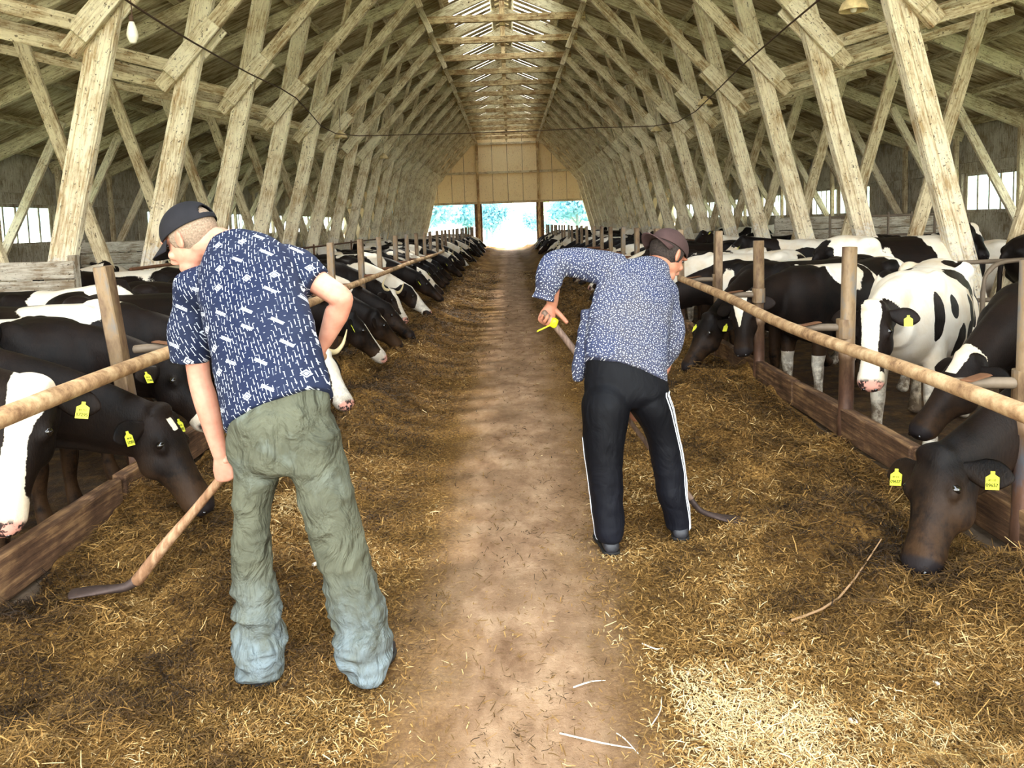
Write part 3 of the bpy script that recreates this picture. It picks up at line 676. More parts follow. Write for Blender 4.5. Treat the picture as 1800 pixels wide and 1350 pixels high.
def dress_cow(root, fr, tags=(1,), horns=0, digits=None, face_cam=True):
    h, n, sd, L, p = fr['h'], fr['n'], fr['sd'], fr['L'], fr['poll']
    for s in (-1, 1):
        link('eye', EYE, M['eye'], root, tuple(p+h*L*.34+sd*s*.101-n*.020))
    for q_ in nostril_parts(fr): link('nostril', me_parts([q_]), M['eye'], root, smooth=True)
    if horns:
        for s in (-1, 1):
            b = p+sd*s*.07+h*.0; P_ = [b, b+sd*s*.07-h*.02, b+sd*s*.12+n*.04-h*.07, b+sd*s*.10+n*.10-h*.10][:4]
            P_ = [b, b+(sd*s*.08)*horns, b+(sd*s*.14+n*.04-h*.04)*horns, b+(sd*s*.13+n*.12-h*.09)*horns]
            link('horn', me_parts([limb(P_, [.024, .021, .014, .004], 12, 4)]), M['horn'], root, smooth=True)
    for b, d, up, th, s in fr['ears']:
        if s in tags:
            c = b+d*.125-up*.012; z = th if th@(n) > 0 else -th
            z = nrm(h*.3+n+d*.15) if digits else z
            z = nrm(n*.95+h*.2); y = nrm(-h-z*(-h@z)); x = np.cross(y, z)
            m = Matrix((x, y, z)).transposed().to_4x4(); m.translation = Vector(c+z*.016-y*.018)
            t = link('ear_tag', TAGM, M['tag'], root); t.matrix_local = m
            if digits:
                g = link('digits', text_me(digits, .019), M['ink'], t, (0, -.014, .0035)); link('digits', text_me('BY 112', .010), M['ink'], t, (0, .006, .0035))
def rot_frame(root, heading):
    r = np.array([root[0], root[1], root[2]]); a = math.atan2(heading[1], heading[0]); c, s = math.cos(a), math.sin(a)
    def loc(p): d = np.asarray(p, float)-r; return np.array([d[0]*c+d[1]*s, -d[0]*s+d[1]*c, d[2]])
    return a, loc
PENZ = -.20
def hero_cow(label, root, heading, poll, muz, coat, voxel=.014, tags=(1,), horns=0, digits=None, sc=.95, group=None, hoofs=(0, 0, 0, 0)):
    rt = (root[0], root[1], PENZ); a, loc = rot_frame(rt, heading)
    me, co, tt, uu, nn, hd_, nose, fr = cow_geo(loc(poll), loc(muz), voxel, sc, .05, hoofs)
    nz = fbm(co*5+hash_lab(label), 3)-.5
    set_attr(me, 'coat', coat(co, tt, uu, nn, hd_, nz)); set_attr(me, 'nose', nose)
    o = link('cow', me, M['cow']); o.location = rt; o.rotation_euler = (0, 0, a); o['pied'] = 0.0; o['herd'] = 0.0
    tag(o, label, 'cow', group); dress_cow(o, fr, tags, horns, digits); return o
def hash_lab(s): return (sum(ord(c)*(i+1) for i, c in enumerate(s)) % 97)*1.7
def blob(co, c, r, k=1.0):
    """signed field: >0 inside an ellipsoid"""
    return (1-np.linalg.norm((co-np.array(c))/np.array(r), axis=1))*k
mx = np.maximum
def legs_white(co, z=.42): return np.where(co[:, 2] < z, .25, -1)
def c_black(co, tt, uu, nn, hd, nz): return -.6+nz*0
def c_blaze(w=.045, t0=.0, t1=1.2, base=None):
    def f(co, tt, uu, nn, hd, nz):
        b = -.6+nz*0 if base is None else base(co, tt, uu, nn, hd, nz)
        wd = w*(1+.5*sstep(.6, .9, tt)+.5*sstep(.35, .05, tt)); bl = np.where(hd & (tt > t0) & (tt < t1) & (nn > -.09), (wd-np.abs(uu))*9+nz*.4, -1)
        mz = np.where(hd & (tt > .82), .3, -1) if t1 > 1 else -1
        b = np.where(hd, -.6, b)
        return mx(mx(b, bl), mz)
    return f
# right-hand pen, nearest first
hero_cow('black cow eating with head down through the rail, nearest on the right', (3.35, 3.72), (-1, -.16), (1.70, 3.27, .575), (1.50, 3.05, .20), c_black, .013, (1, -1), 0, '09657')
hero_cow('dark cow with a cream forehead tuft just behind the nearest right cow', (3.75, 5.25), (-1, -.30), (2.63, 4.72, .70), (2.27, 4.62, .30), c_blaze(.04, -.1, .30), .016, ())
def c_spot(co, tt, uu, nn, hd, nz):
    f = .5+nz*0
    for c, r in (((.20, -.13, 1.30), (.36, .10, .14)), ((-.15, .22, 1.22), (.20, .12, .12)), ((-.45, .12, 1.33), (.12, .08, .08)), ((.05, .36, .95), (.09, .1, .17)), ((-.2, .36, .80), (.10, .12, .15)), ((-.42, .34, .9), (.06, .12, .12)), ((.3, .33, .78), (.07, .1, .13)), ((-.5, .3, .65), (.1, .1, .14)),
                 ((-.05, -.36, .95), (.09, .1, .15)), ((.3, -.33, .8), (.08, .1, .14)), ((-.35, -.3, .85), (.1, .12, .13)), ((.80, -.12, 1.1), (.10, .09, .14)), ((.62, .22, 1.0), (.06, .1, .16)), ((.02, .2, 1.27), (.10, .06, .08)), ((.05, .37, .7), (.06, .1, .07)), ((-.62, .25, 1.0), (.07, .1, .1)), ((.15, .38, .85), (.05, .1, .08)), ((-.3, .30, 1.12), (.12, .1, .07)), ((-.15, .34, 1.05), (.05, .1, .09)), ((-.6, .2, 1.25), (.09, .1, .05)), ((-.72, .2, .95), (.06, .12, .10)), ((-.7, .05, 1.3), (.06, .08, .08)), ((.42, .26, 1.05), (.05, .1, .09)), ((-.35, .33, .62), (.06, .1, .06))):
        f = np.minimum(f, -blob(co, c, r, 1.2)+.0+nz*.7)
    bl = (.050+.02*sstep(.6, 1, tt)+.012*sstep(.3, .1, tt)-np.abs(uu+.004))*9+nz*.25; bl = mx(bl, np.where(tt > .84, .3, -1)); f = np.where(hd, bl, f)
    f = np.where(hd & (tt < .03) & (np.abs(uu) > .05), -.5, f)
    return f
hero_cow('white cow with scattered black spots standing face-on behind the right rail', (3.16, 6.32), (-.62, -.80), (2.33, 5.30, .95), (2.21, 5.07, .47), c_spot, .013, (1,), 0, None, .97, None, (.0, .10, 0, 0))
def c_tri(co, tt, uu, nn, hd, nz):
    f = mx(blob(co, (.18, .0, 1.30), (.26, .45, .33), 1.0), blob(co, (-.15, 0, .9), (.05, .6, .4), .8)); f = mx(f, blob(co, (-.75, 0, 1.2), (.3, .4, .2), 1))+nz*.7
    f = mx(f, legs_white(co, .5)); tr = np.where(hd & (tt < .6) & (nn > -.09), ((.6-tt)*.13-np.abs(uu))*12, -1); return np.where(hd, tr, f)
hero_cow('dark cow with a white belt and white forehead triangle in the right pen', (3.05, 7.62), (-.87, -.5), (1.95, 7.0, .86), (1.88, 6.78, .42), c_tri, .016, (), 0)
hero_cow('black cow eating beside the crouching man in the blue flecked shirt', (2.98, 8.25), (-1, -.30), (1.78, 7.42, .66), (1.50, 7.22, .24), c_black, .016, (1, -1))
def c_rump(co, tt, uu, nn, hd, nz): return mx(blob(co, (-.62, 0, 1.2), (.34, .5, .4), 1), blob(co, (.30, 0, 1.15), (.20, .5, .42), 1))+nz*.8
hero_cow('black cow with white rump and shoulder patches, looking up beside the nearest right truss leg', (4.35, 9.2), (1, .18), (5.35, 9.55, 1.33), (5.30, 9.15, 1.03), c_blaze(.045, -.1, .4, c_rump), .018, (1,), 0, None, 1.08)
hero_cow('almost black cow standing at the right edge behind the leaning truss leg', (6.3, 8.9), (1, .05), (7.55, 9.0, 1.1), (7.7, 8.95, .62), c_black, .02, (), 0, None, 1.05)
# left-hand pen
hero_cow('cow with a broad white blaze facing the camera at the left edge', (-2.95, 4.25), (.62, -1), (-2.02, 3.40, .965), (-2.06, 3.16, .42), c_blaze(.055, -.2, 1.3, lambda co, tt, uu, nn, hd, nz: blob(co, (.62, .1, 1.25), (.22, .3, .3))+nz*.5), .013, (1,), 0, '17295')
def c_L2(co, tt, uu, nn, hd, nz): return np.where(hd & (np.abs(tt-.20) < .07), (.022-np.abs(uu))*12, -.6)
hero_cow('black cow with a tiny white star eating left of the man in the T-shirt', (-3.25, 3.98), (1, -.02), (-1.77, 4.02, .70), (-1.50, 3.92, .24), c_L2, .013, (-1, 1), 0, '17201')
def c_L3(co, tt, uu, nn, hd, nz): return mx(blob(co, (.12, 0, 1.32), (.3, .28, .16), 1), blob(co, (.9, 0, .45), (.2, .3, .2)))+nz*.6
hero_cow('brown-black cow with a white saddle patch, second row of backs on the left', (-3.35, 4.95), (1, .0), (-2.08, 4.95, .82), (-1.78, 4.82, .44), c_blaze(.03, .45, 1.3, c_L3), .015, (-1,), 0, '17344')
def c_L4(co, tt, uu, nn, hd, nz): return blob(co, (.3, 0, 1.25), (.30, .5, .24), 1)+nz*.9
hero_cow('dark cow with a large cream shoulder, partly hidden by the man in the T-shirt', (-3.45, 5.95), (1, .03), (-2.0, 6.0, .7), (-1.7, 5.9, .3), c_L4, .018, (1,))
hero_cow('cow with an all-white horned face eating at the elbow of the standing man', (-3.0, 6.75), (1, -.1), (-1.50, 6.42, .60), (-1.25, 6.22, .22), c_blaze(.075, -.2, 1.3), .014, (), 1.25)
hero_cow('black cow with white blaze to its muzzle, just beyond the T-shirt man\'s elbow', (-3.05, 8.1), (1, .03), (-1.58, 8.05, .74), (-1.27, 8.2, .26), c_blaze(.03, .3, 1.3), .016, (1, -1))
def c_star(co, tt, uu, nn, hd, nz): return np.where(hd & (np.abs(tt-.25) < .1), (.03-np.abs(uu))*12, mx(blob(co, (.45, 0, 1.3), (.3, .4, .2)), -.6)+nz*.4)
hero_cow('black cow with a small white star eating on the left beyond the blazed cow', (-3.0, 9.25), (1, .02), (-1.55, 9.2, .62), (-1.26, 9.35, .22), c_star, .018, ())
hero_cow('horned cow with a narrow white face stripe eating at the left feed line', (-3.1, 11.9), (1, -.03), (-1.72, 11.8, .64), (-1.48, 11.55, .25), c_blaze(.04, -.1, 1.3), .018, (), 1.1)
# the rest of the herd: a few poses, copied
GEN = []
def gen(poll, muz, hoofs, seed, blaze=0):
    me, co, tt, uu, nn, hd_, nose, fr = cow_geo(poll, muz, .03, .95, .04, hoofs)
    a = np.where(hd_, -.32, -.02)
    if blaze: a = np.where(hd_, (blaze-np.abs(uu))*9, a)
    set_attr(me, 'coat', a+(fbm(co*3+seed, 2)-.5)*.2); set_attr(me, 'nose', nose)
    o = link('cow', me, M['cow']); dress_cow(o, fr, (1, -1) if seed % 2 else (1,), 1.0 if seed == 3 else 0); GEN.append(o); return o
gen((1.36, .04, .90), (1.74, .10, .50), (0, .08, 0, .1), 1)
gen((1.42, -.05, .80), (1.78, -.22, .42), (.1, 0, .08, 0), 2, .035)
gen((1.33, .10, .94), (1.68, .30, .60), (0, 0, .1, 0), 3, .05)
gen((1.30, .0, 1.34), (1.62, -.22, 1.06), (.06, 0, 0, .06), 4)
gen((1.25, .25, 1.40), (1.40, .60, 1.18), (0, .05, 0, 0), 5, .03)
used = [False]*len(GEN)
def place(i, x, y, ang, label, group, pied=.0, z=PENZ, s=1.0):
    src = GEN[i]
    if not used[i]: used[i] = True; r = src
    else:
        r = src.copy(); COL.objects.link(r)
        for ch in src.children: c = ch.copy(); COL.objects.link(c); c.parent = r
    r.location = (x, y, z); r.rotation_euler = (0, 0, ang); r.scale = (s, s, s); r['pied'] = pied; r['herd'] = 1.0; tag(r, label, 'cow', group); return r
def side_row(s, y0, y1, dy, nm, skip=()):
    y = y0; k = 0; rr = random.Random(4 if s > 0 else 9)
    n = int((y1-y0)/dy)
    while y < y1:
        if not any(a < y < b for a, b in skip):
            i = rr.choice([0, 0, 1, 1, 2, 0]); p = rr.uniform(-.045, .03)
            lab = '%s cow eating farther along the %s feed line, %s of that row' % ('mostly black' if p < 0 else 'pied', nm, ORD[k] if k < 20 else '')
            place(i, s*(2.98+rr.uniform(-.05, .12)), y+rr.uniform(-.1, .1), (0 if s < 0 else PI)+rr.uniform(-.12, .12), lab if k < 20 else 'cow in the crowded far end of the %s feed line, %s of the last ones' % (nm, ORD[k-20]), 'cows eating along the %s feed line' % nm, p, PENZ, rr.uniform(.95, 1.04)); k += 1
        y += dy*rr.uniform(.85, 1.2)
side_row(-1, 10.4, 46.5, 1.25, 'left', ((11.4, 12.5),))
side_row(1, 9.6, 46.5, 1.35, 'right')
# loose cows standing deeper in the pens
rr = random.Random(21)
loose = [(-5.6, 5.6, .1, 0), (-4.6, 7.2, -.2, 3), (-4.5, 9.6, .15, 0), (-6.2, 7.4, 2.9, 3), (-6.6, 10.6, .3, 4), (-8.2, 11.8, .2, 3), (-7.4, 14.2, 3.0, 0), (-4.9, 13.1, -.1, 4), (-6.3, 17.2, .5, 3), (-8.2, 20.4, 2.6, 4), (-5.4, 21.5, .3, 0), (-7.5, 24, 3.3, 3), (-5.2, 27, 0, 3),
         (5.7, 10.6, 3.3, 4), (4.9, 12.3, 3.0, 3), (7.9, 11.2, .1, 0), (6.0, 13.2, .3, 3), (5.2, 16.6, 2.8, 4), (7.8, 15.2, 3.4, 3), (6.6, 20.4, .1, 3), (5.3, 24, 3.1, 4), (7.6, 27, .2, 3), (3.9, 30.5, 3.1, 4), (5.5, 36, 3.3, 3), (8.2, 7.4, .1, 3), (-8.0, 8.6, .4, 0)]
dsc = ['in the second row behind the feed line', 'standing among the truss legs', 'beside the lying boxes', 'looking over the backs of the others', 'near the side windows']
for q, (x, y, a, i) in enumerate(loose):
    p = rr.uniform(-.03, .05); side = 'left' if x < 0 else 'right'; rank = sum(1 for t in loose[:q] if (t[0] < 0) == (x < 0))
    place(i, x, y, a, '%s loose cow deeper in the %s pens, %s of those from the camera' % ('mostly black' if p < .01 else 'pied', side, ORD[rank]), 'loose cows in the %s pens' % side, p, PENZ, rr.uniform(.97, 1.08))
# ------------------------------------------------------------------ the two men and their scrapers
def at(px, py, Y):
    """point of the camera ray through photo pixel (px, py) at world depth Y"""
    p, r = math.radians(5.6), math.radians(2.0)
    F = np.array([0, math.cos(p), -math.sin(p)]); U0 = np.array([0, math.sin(p), math.cos(p)]); R0 = np.array([1., 0, 0])
    U = U0*math.cos(r)+R0*math.sin(r); R = R0*math.cos(r)-U0*math.sin(r)
    d = F+(px-900)/1450*R-(py-534)/1450*U
    return np.array([0, 0, 1.55])+d*(Y/d[1])
M['skin'] = None
def m_skin(name, a, b):
    k = NB(name, .5, .35); v = k.obj(); n = k.noise(v, 9, 4, .6); k.col(k.mix(k.ramp(n, (.38, 0.), (.66, 1.)), a, b)); k.b.inputs['Subsurface Weight'].default_value = .12
    k.b.inputs['Subsurface Radius'].default_value = (.02, .008, .004); k.bump(k.noise(v, 140, 3), .15, .002); return k.m
M['skin1'] = m_skin('fair_skin', rgb(208, 152, 128), rgb(188, 120, 98)); M['skin2'] = m_skin('tanned_skin', rgb(186, 130, 104), rgb(160, 102, 78))
M['hair1'] = plain('cropped_grey_hair', rgb(142, 122, 104), .9, .1, var=.25, sc=160, bump=.3); M['hair2'] = plain('dark_hair_greying', rgb(52, 44, 40), .8, .2, var=.35, sc=120, bump=.3)
M['cap1'] = plain('black_cap_cloth', rgb(33, 32, 36), .85, .2, bump=.15); M['cap2'] = plain('dark_brown_cap_cloth', rgb(70, 52, 50), .85, .2, bump=.15)
M['shoe'] = plain('black_shoe_leather', rgb(36, 36, 40), .5, .4, var=.2, bump=.2); M['sole'] = plain('shoe_sole', rgb(30, 28, 26), .8)
M['stripe'] = plain('white_stripe_tape', rgb(232, 234, 240), .6, var=.03); M['yellow'] = plain('yellow_grip_tape', rgb(222, 226, 30), .5, .4, var=.04)
M['handle1'] = m_wood('worn_handle_wood', rgb(112, 82, 58), rgb(150, 112, 82), rgb(184, 150, 116), .5); M['handle2'] = m_wood('grey_handle_wood', rgb(84, 66, 56), rgb(120, 98, 84), rgb(150, 126, 108), .6)
M['iron'] = plain('dull_iron', rgb(72, 58, 52), .6, .4, .5, var=.25, bump=.3)
def pat(me, a, ax):
    """writes cloth coordinates (across, along) as a vector attribute"""
    co = get_co(me); v = np.stack([co@nrm(a), co@nrm(ax), co[:, 0]*0], 1); t = me.attributes.new('cloth', 'FLOAT_VECTOR', 'POINT'); t.data.foreach_set('vector', v.astype(np.float32).ravel())
def m_tshirt():
    k = NB('navy_shirt_with_white_dashes', .85, .15); p = k.attr('cloth', out=1)
    warp = k.n('ShaderNodeTexNoise', {'Vector': p, 'Scale': 5.0, 'Detail': 2}).outputs[1]
    pw_ = k.n('ShaderNodeVectorMath', {0: p, 1: k.n('ShaderNodeVectorMath', {0: warp, 1: (.03, .03, 0)}, operation='MULTIPLY').outputs[0]}, operation='ADD').outputs[0]
    def dashes(rot, bw, rh, mort, bias, off=.37, loc=(0, 0, 0)):
        v = k.n('ShaderNodeMapping', {'Vector': pw_, 'Rotation': (0, 0, rot), 'Location': loc}).outputs[0]
        b = k.n('ShaderNodeTexBrick', {'Vector': v, 'Color1': (1, 1, 1, 1), 'Color2': (0, 0, 0, 1), 'Mortar': (0, 0, 0, 1), 'Scale': 1, 'Mortar Size': mort, 'Mortar Smooth': .0, 'Bias': bias, 'Brick Width': bw, 'Row Height': rh}, offset=off, squash=1.0)
        return k.ramp(b.outputs[0], (.45, 0.), (.55, 1.))
    d1 = dashes(PI/2+.0, .030, .0118, .0049, -.1); d2 = dashes(PI/2, .010, .0131, .0058, -.3, .5, (.3, .13, 0)); d3 = dashes(.03, .026, .022, .0101, -.55, .31, (.1, .7, 0))
    m = k.math('MAXIMUM', d1, k.math('MULTIPLY', k.math('MAXIMUM', d2, d3), .8))
    vo = k.n('ShaderNodeTexVoronoi', {'Vector': p, 'Scale': 10.5, 'Randomness': .55}, voronoi_dimensions='2D')
    sc_ = k.n('ShaderNodeVectorMath', {0: p, 1: vo.outputs['Position']}, operation='SUBTRACT').outputs[0]
    sp = k.n('ShaderNodeSeparateXYZ', {0: k.n('ShaderNodeMapping', {'Vector': sc_, 'Rotation': (0, 0, .25)}).outputs[0]})
    s = k.math('ADD', k.math('ABSOLUTE', sp.outputs[0]), k.math('MULTIPLY', k.math('ABSOLUTE', sp.outputs[1]), 1.2))
    ring = k.ramp(s, (.0, 1.), (.0052, 0.), (.0100, .0), (.0101, 1.), (.0126, 0.), (.0145, 0.), (.0146, 1.), (.0168, 0.), interp='CONSTANT')
    inside = k.math('LESS_THAN', s, .0175)
    sel = k.math('GREATER_THAN', k.n('ShaderNodeSeparateColor', {0: vo.outputs['Color']}).outputs[0], .45)
    barx = k.math('ABSOLUTE', k.n('ShaderNodeSeparateXYZ', {0: k.n('ShaderNodeMapping', {'Vector': sc_, 'Rotation': (0, 0, -.8)}).outputs[0]}).outputs[0]); bary = k.math('ABSOLUTE', k.n('ShaderNodeSeparateXYZ', {0: k.n('ShaderNodeMapping', {'Vector': sc_, 'Rotation': (0, 0, -.8)}).outputs[0]}).outputs[1])
    inb = k.math('MULTIPLY', k.math('LESS_THAN', barx, .0052), k.math('LESS_THAN', bary, .024)); inb2 = k.math('MULTIPLY', inb, k.math('ADD', k.math('GREATER_THAN', barx, .0028), k.math('LESS_THAN', barx, .0011)))
    dia = k.mix(inside, m, ring); bar = k.mix(inb, m, inb2)
    mm_ = k.mix(sel, bar, dia)
    wear = k.ramp(k.noise(p, 90, 3, .7), (.3, .35), (.5, 1.))
    n = k.noise(p, 3, 3)
    base = k.mix(k.ramp(n, (.35, 0.), (.65, 1.)), rgb(26, 34, 60), rgb(36, 42, 62))
    k.col(k.mix(k.math('MULTIPLY', mm_, wear), base, rgb(212, 218, 228))); k.bump(k.noise(k.obj(), 9, 4, .5, .8), .6, .02); return k.m
M['tshirt'] = m_tshirt()
def m_flecked():
    k = NB('blue_flecked_overshirt', .85, .15); p = k.attr('cloth', out=1)
    vo = k.n('ShaderNodeTexVoronoi', {'Vector': p, 'Scale': 92, 'Randomness': .85}, voronoi_dimensions='2D'); ns = k.noise(p, 400, 2)
    f = k.ramp(k.math('MULTIPLY_ADD', ns, .28, vo.outputs['Distance']), (.28, 1.), (.34, 0.)); n = k.noise(p, 4, 4)
    vo2 = k.n('ShaderNodeTexVoronoi', {'Vector': p, 'Scale': 150, 'Randomness': 1}, voronoi_dimensions='2D')
    base = k.mix(k.ramp(n, (.35, 0.), (.62, 1.)), rgb(44, 52, 82), rgb(68, 67, 76)); base = k.mix(k.ramp(vo2.outputs['Distance'], (.2, .5), (.27, 0.)), base, rgb(110, 120, 150))
    k.col(k.mix(f, base, rgb(222, 224, 228))); k.bump(k.noise(k.obj(), 7, 4, .5, .8), .6, .025); return k.m
M['flecked'] = m_flecked()
def m_trous():
    k = NB('grey_green_work_trousers', .85, .15); v = k.obj(); z = k.n('ShaderNodeSeparateXYZ', {0: v}).outputs[2]
    n = k.noise(v, 5, 5, .65); n2 = k.noise(k.obj((1, 1, .6)), 11, 5, .7)
    c = k.mix(k.ramp(n, (.35, 0.), (.65, 1.)), rgb(72, 73, 60), rgb(92, 93, 77))
    dust = k.math('MULTIPLY', k.ramp(z, (.02, 1.), (.42, .0)), k.ramp(n2, (.36, .15), (.62, 1.)))
    c = k.mix(dust, c, rgb(122, 136, 142)); d2 = k.math('MULTIPLY', k.ramp(z, (.55, 0.), (.85, .5)), k.ramp(k.noise(v, 8, 4), (.56, 0.), (.68, 1.)))
    k.col(k.mix(d2, c, rgb(112, 120, 112))); k.bump(k.noise(k.obj((1, 1, .8)), 8, 5, .5, 1.2), 1.0, .06); return k.m
M['trousers'] = m_trous()
def m_track():
    k = NB('black_track_trousers', .65, .15); v = k.obj(); z = k.n('ShaderNodeSeparateXYZ', {0: v}).outputs[2]
    k.col(k.mix(k.math('MULTIPLY', k.ramp(z, (.02, .8), (.5, .1)), k.noise(v, 7, 4)), rgb(4, 4, 7), rgb(30, 32, 42))); k.bump(k.noise(k.obj((1, 1, .6)), 8, 4, .5, .8), .6, .03); return k.m
M['track'] = m_track()
def folds(me, amp, sc, zr=None, seed=0.):
    co = get_co(me); no = get_no(me); n = 1-np.abs(2*fbm(co*np.array(sc)+seed, 3)-1); n = (n-.7)*3
    w = 1.0 if zr is None else zr(co)
    set_co(me, co+no*(n*amp*w)[:, None]); return me
def crease(me, c, zr, dep):
    co = get_co(me); w = np.exp(-((co[:, 0]-c[0]-(co[:, 2]-c[2])*-.12)/.012)**2)*np.exp(-((co[:, 2]-c[2])/zr)**4)*(co[:, 1] < .05); co[:, 1] += w*dep; set_co(me, co)
def hand(wr, d, pn, lat_, curl=(60, 70, 45), s=1.0, thumb=(.5, .8, .5), tc=(35, 30)):
    """wr wrist, d finger direction, pn palm normal, lat_ towards thumb. returns palm parts, finger parts"""
    d = nrm(d); pn = nrm(np.asarray(pn, float)-d*(np.asarray(pn)@d)); l = np.cross(pn, d); l = l if l@np.asarray(lat_, float) > 0 else -l
    palm = [loft([wr, wr+d*.03*s, wr+d*.06*s, wr+d*.092*s], [l*.026*s, l*.034*s, l*.041*s, l*.040*s], [pn*.019*s, pn*.018*s, pn*.016*s, pn*.012*s], 14, 3)]
    F = []
    for i, (o, L, r) in enumerate(((.030, .074, .0092), (.0105, .082, .0095), (-.009, .076, .0090), (-.027, .060, .0080))):
        p = wr+d*(.082-.004*abs(i-1))*s+l*o*s; P = [p-d*.02*s, p]; a = 0
        for q, (f, c) in enumerate(zip((.45, .31, .24), curl)):
            a += math.radians(c+(i-1.5)*4); dd = d*math.cos(a)+pn*math.sin(a); p = p+dd*L*s*f; P.append(p)
        F.append(limb(P, [r*s, r*s*1.02, r*s*.98, r*s*.92, r*s*.80], 10, 4))
    p = wr+d*.022*s+l*.024*s; a = 0; td = nrm(d*thumb[0]+l*thumb[1]+pn*thumb[2]); P = [p-td*.01, p, p+td*.038*s]
    t2 = nrm(td*math.cos(math.radians(tc[0]))+(d*.4+pn*.6)*math.sin(math.radians(tc[0]))); P.append(P[-1]+t2*.030*s); t3 = nrm(t2*.75+(pn*.8-l*.3)*math.sin(math.radians(tc[1]))); P.append(P[-1]+t3*.024*s)
    F.append(limb(P, [.014*s, .0145*s, .0115*s, .0105*s, .009*s], 10, 4))
    return palm, F
def head_parts(c, f, u, s=1.0):
    """head centred at c looking along f, up u"""
    f = nrm(f); u = nrm(np.asarray(u, float)-f*(np.asarray(u)@f)); r = np.cross(f, u); G = lambda a, b, e: c+(r*a+f*b+u*e)*s
    X = lambda a, b, e: np.array([r*a, f*b, u*e])*s
    P = [ell(G(0, -.012, .035), X(.077, .098, .088), 20, 14), ell(G(0, .022, -.01), X(.066, .072, .085), 18, 12), ell(G(0, .045, -.075), X(.048, .045, .042), 16, 10), ell(G(0, .072, -.098), X(.022, .02, .018)),
         loft([G(0, .085, .02), G(0, .100, -.005), G(0, .112, -.03), G(0, .098, -.044)], [r*.010, r*.013, r*.018, r*.014], [f*.012, f*.013, f*.013, f*.008], 10, 3),
         ell(G(.034, .078, .038), X(.03, .014, .010)), ell(G(-.034, .078, .038), X(.03, .014, .010)), ell(G(.04, .068, -.02), X(.024, .018, .02)), ell(G(-.04, .068, -.02), X(.024, .018, .02)),
         ell(G(0, .088, -.066), X(.024, .009, .0065)), ell(G(0, .086, -.078), X(.021, .010, .0065))]
    for sg in (-1, 1):
        P.append(ell(G(sg*.078, -.012, .0), np.array([r*.009+f*-.004*sg*0, f*.020-r*sg*.006, u*.033])*s)); P.append(ell(G(sg*.082, -.020, .012), np.array([r*.007, f*.015-r*sg*.006, u*.022])*s))
    return P, G, X
def make_hair(G, X, mat, root, base, low=-.065, front=.035, s=1.012):
    V, F = ell(G(0, -.012, .035), X(.0775*s, .0985*s, .0885*s), 80, 54)
    V2, F2 = ell(G(0, -.012, .035), X(.070, .09, .08), 36, 26)
    # keep the part behind the hairline: work in head coordinates
    r, f, u = (X(1, 1, 1)); o = G(0, 0, 0); q = V-o; b = q@f; e = q@u
    keep = (e > low+np.maximum(b, -1)*.9) & (b < front) & (e > -.055)
    FF = [x for x in F if all(keep[i] for i in x)]
    me = mesh_from(V-base, FF, 'hair'); bm = bmesh.new(); bm.from_mesh(me); bmesh.ops.delete(bm, geom=[v for v in bm.verts if not v.link_faces], context='VERTS'); bmesh.ops.recalc_face_normals(bm, faces=bm.faces); bm.to_mesh(me); bm.free()
    o_ = link('hair', me, mat, root, smooth=True); sd = o_.modifiers.new('t', 'SOLIDIFY'); sd.thickness = .004; sd.offset = 1; return o_
def make_cap(G, X, mat, root, base, rev=False, opening=True, tilt=0.0):
    r, f, u = X(1, 1, 1); o = G(0, -.010, .045)
    V, F = ell(o, X(.087, .110, .094), 112, 64); q = V-o; b = (q@f)*(-1 if rev else 1); e = q@u
    keep = (e > -.012-.10*tilt*0+b*(.02))
    FF = []
    for x in F:
        c_ = V[list(x)].mean(0)-o; bb = (c_@f)*(-1 if rev else 1); ee = c_@u; aa = abs(c_@r)
        if not all(keep[i] for i in x): continue
        if opening and bb < -.05 and ((aa/.040)**2+((ee-.012)/.034)**2) < 1 and ee > .010: continue
        FF.append(x)
    me = mesh_from(V-base, FF, 'crown'); bm = bmesh.new(); bm.from_mesh(me); bmesh.ops.delete(bm, geom=[v for v in bm.verts if not v.link_faces], context='VERTS'); bmesh.ops.recalc_face_normals(bm, faces=bm.faces); bm.to_mesh(me); bm.free()
    cap_ = link('cap', me, mat, root, smooth=True); sd = cap_.modifiers.new('t', 'SOLIDIFY'); sd.thickness = .004; sd.offset = 1
    sgn = -1 if rev else 1; n = 14; Vb = []; 
    for j in range(n+1):
        a = -1+2*j/n; ang = a*1.12; ed = o+r*.086*math.sin(ang)+f*sgn*.107*math.cos(ang)-u*.010
        for k_ in range(5):
            t = k_/4; wdt = .084*math.sqrt(max(0, 1-a*a*.92)); p = ed+f*sgn*wdt*t*1.0-u*(.020*t+.022*a*a*(.4+.6*t)); Vb.append(p-base)
    Fb = [(j*5+k_, j*5+k_+1, (j+1)*5+k_+1, (j+1)*5+k_) for j in range(n) for k_ in range(4)]
    br = link('brim', mesh_from(Vb, Fb), mat, cap_, smooth=True); sd = br.modifiers.new('t', 'SOLIDIFY'); sd.thickness = .004
    link('button', me_parts([ell(o+u*.098-base, np.array([r*.008, f*.008, u*.004]), 10, 6)]), mat, cap_, smooth=True)
    return cap_
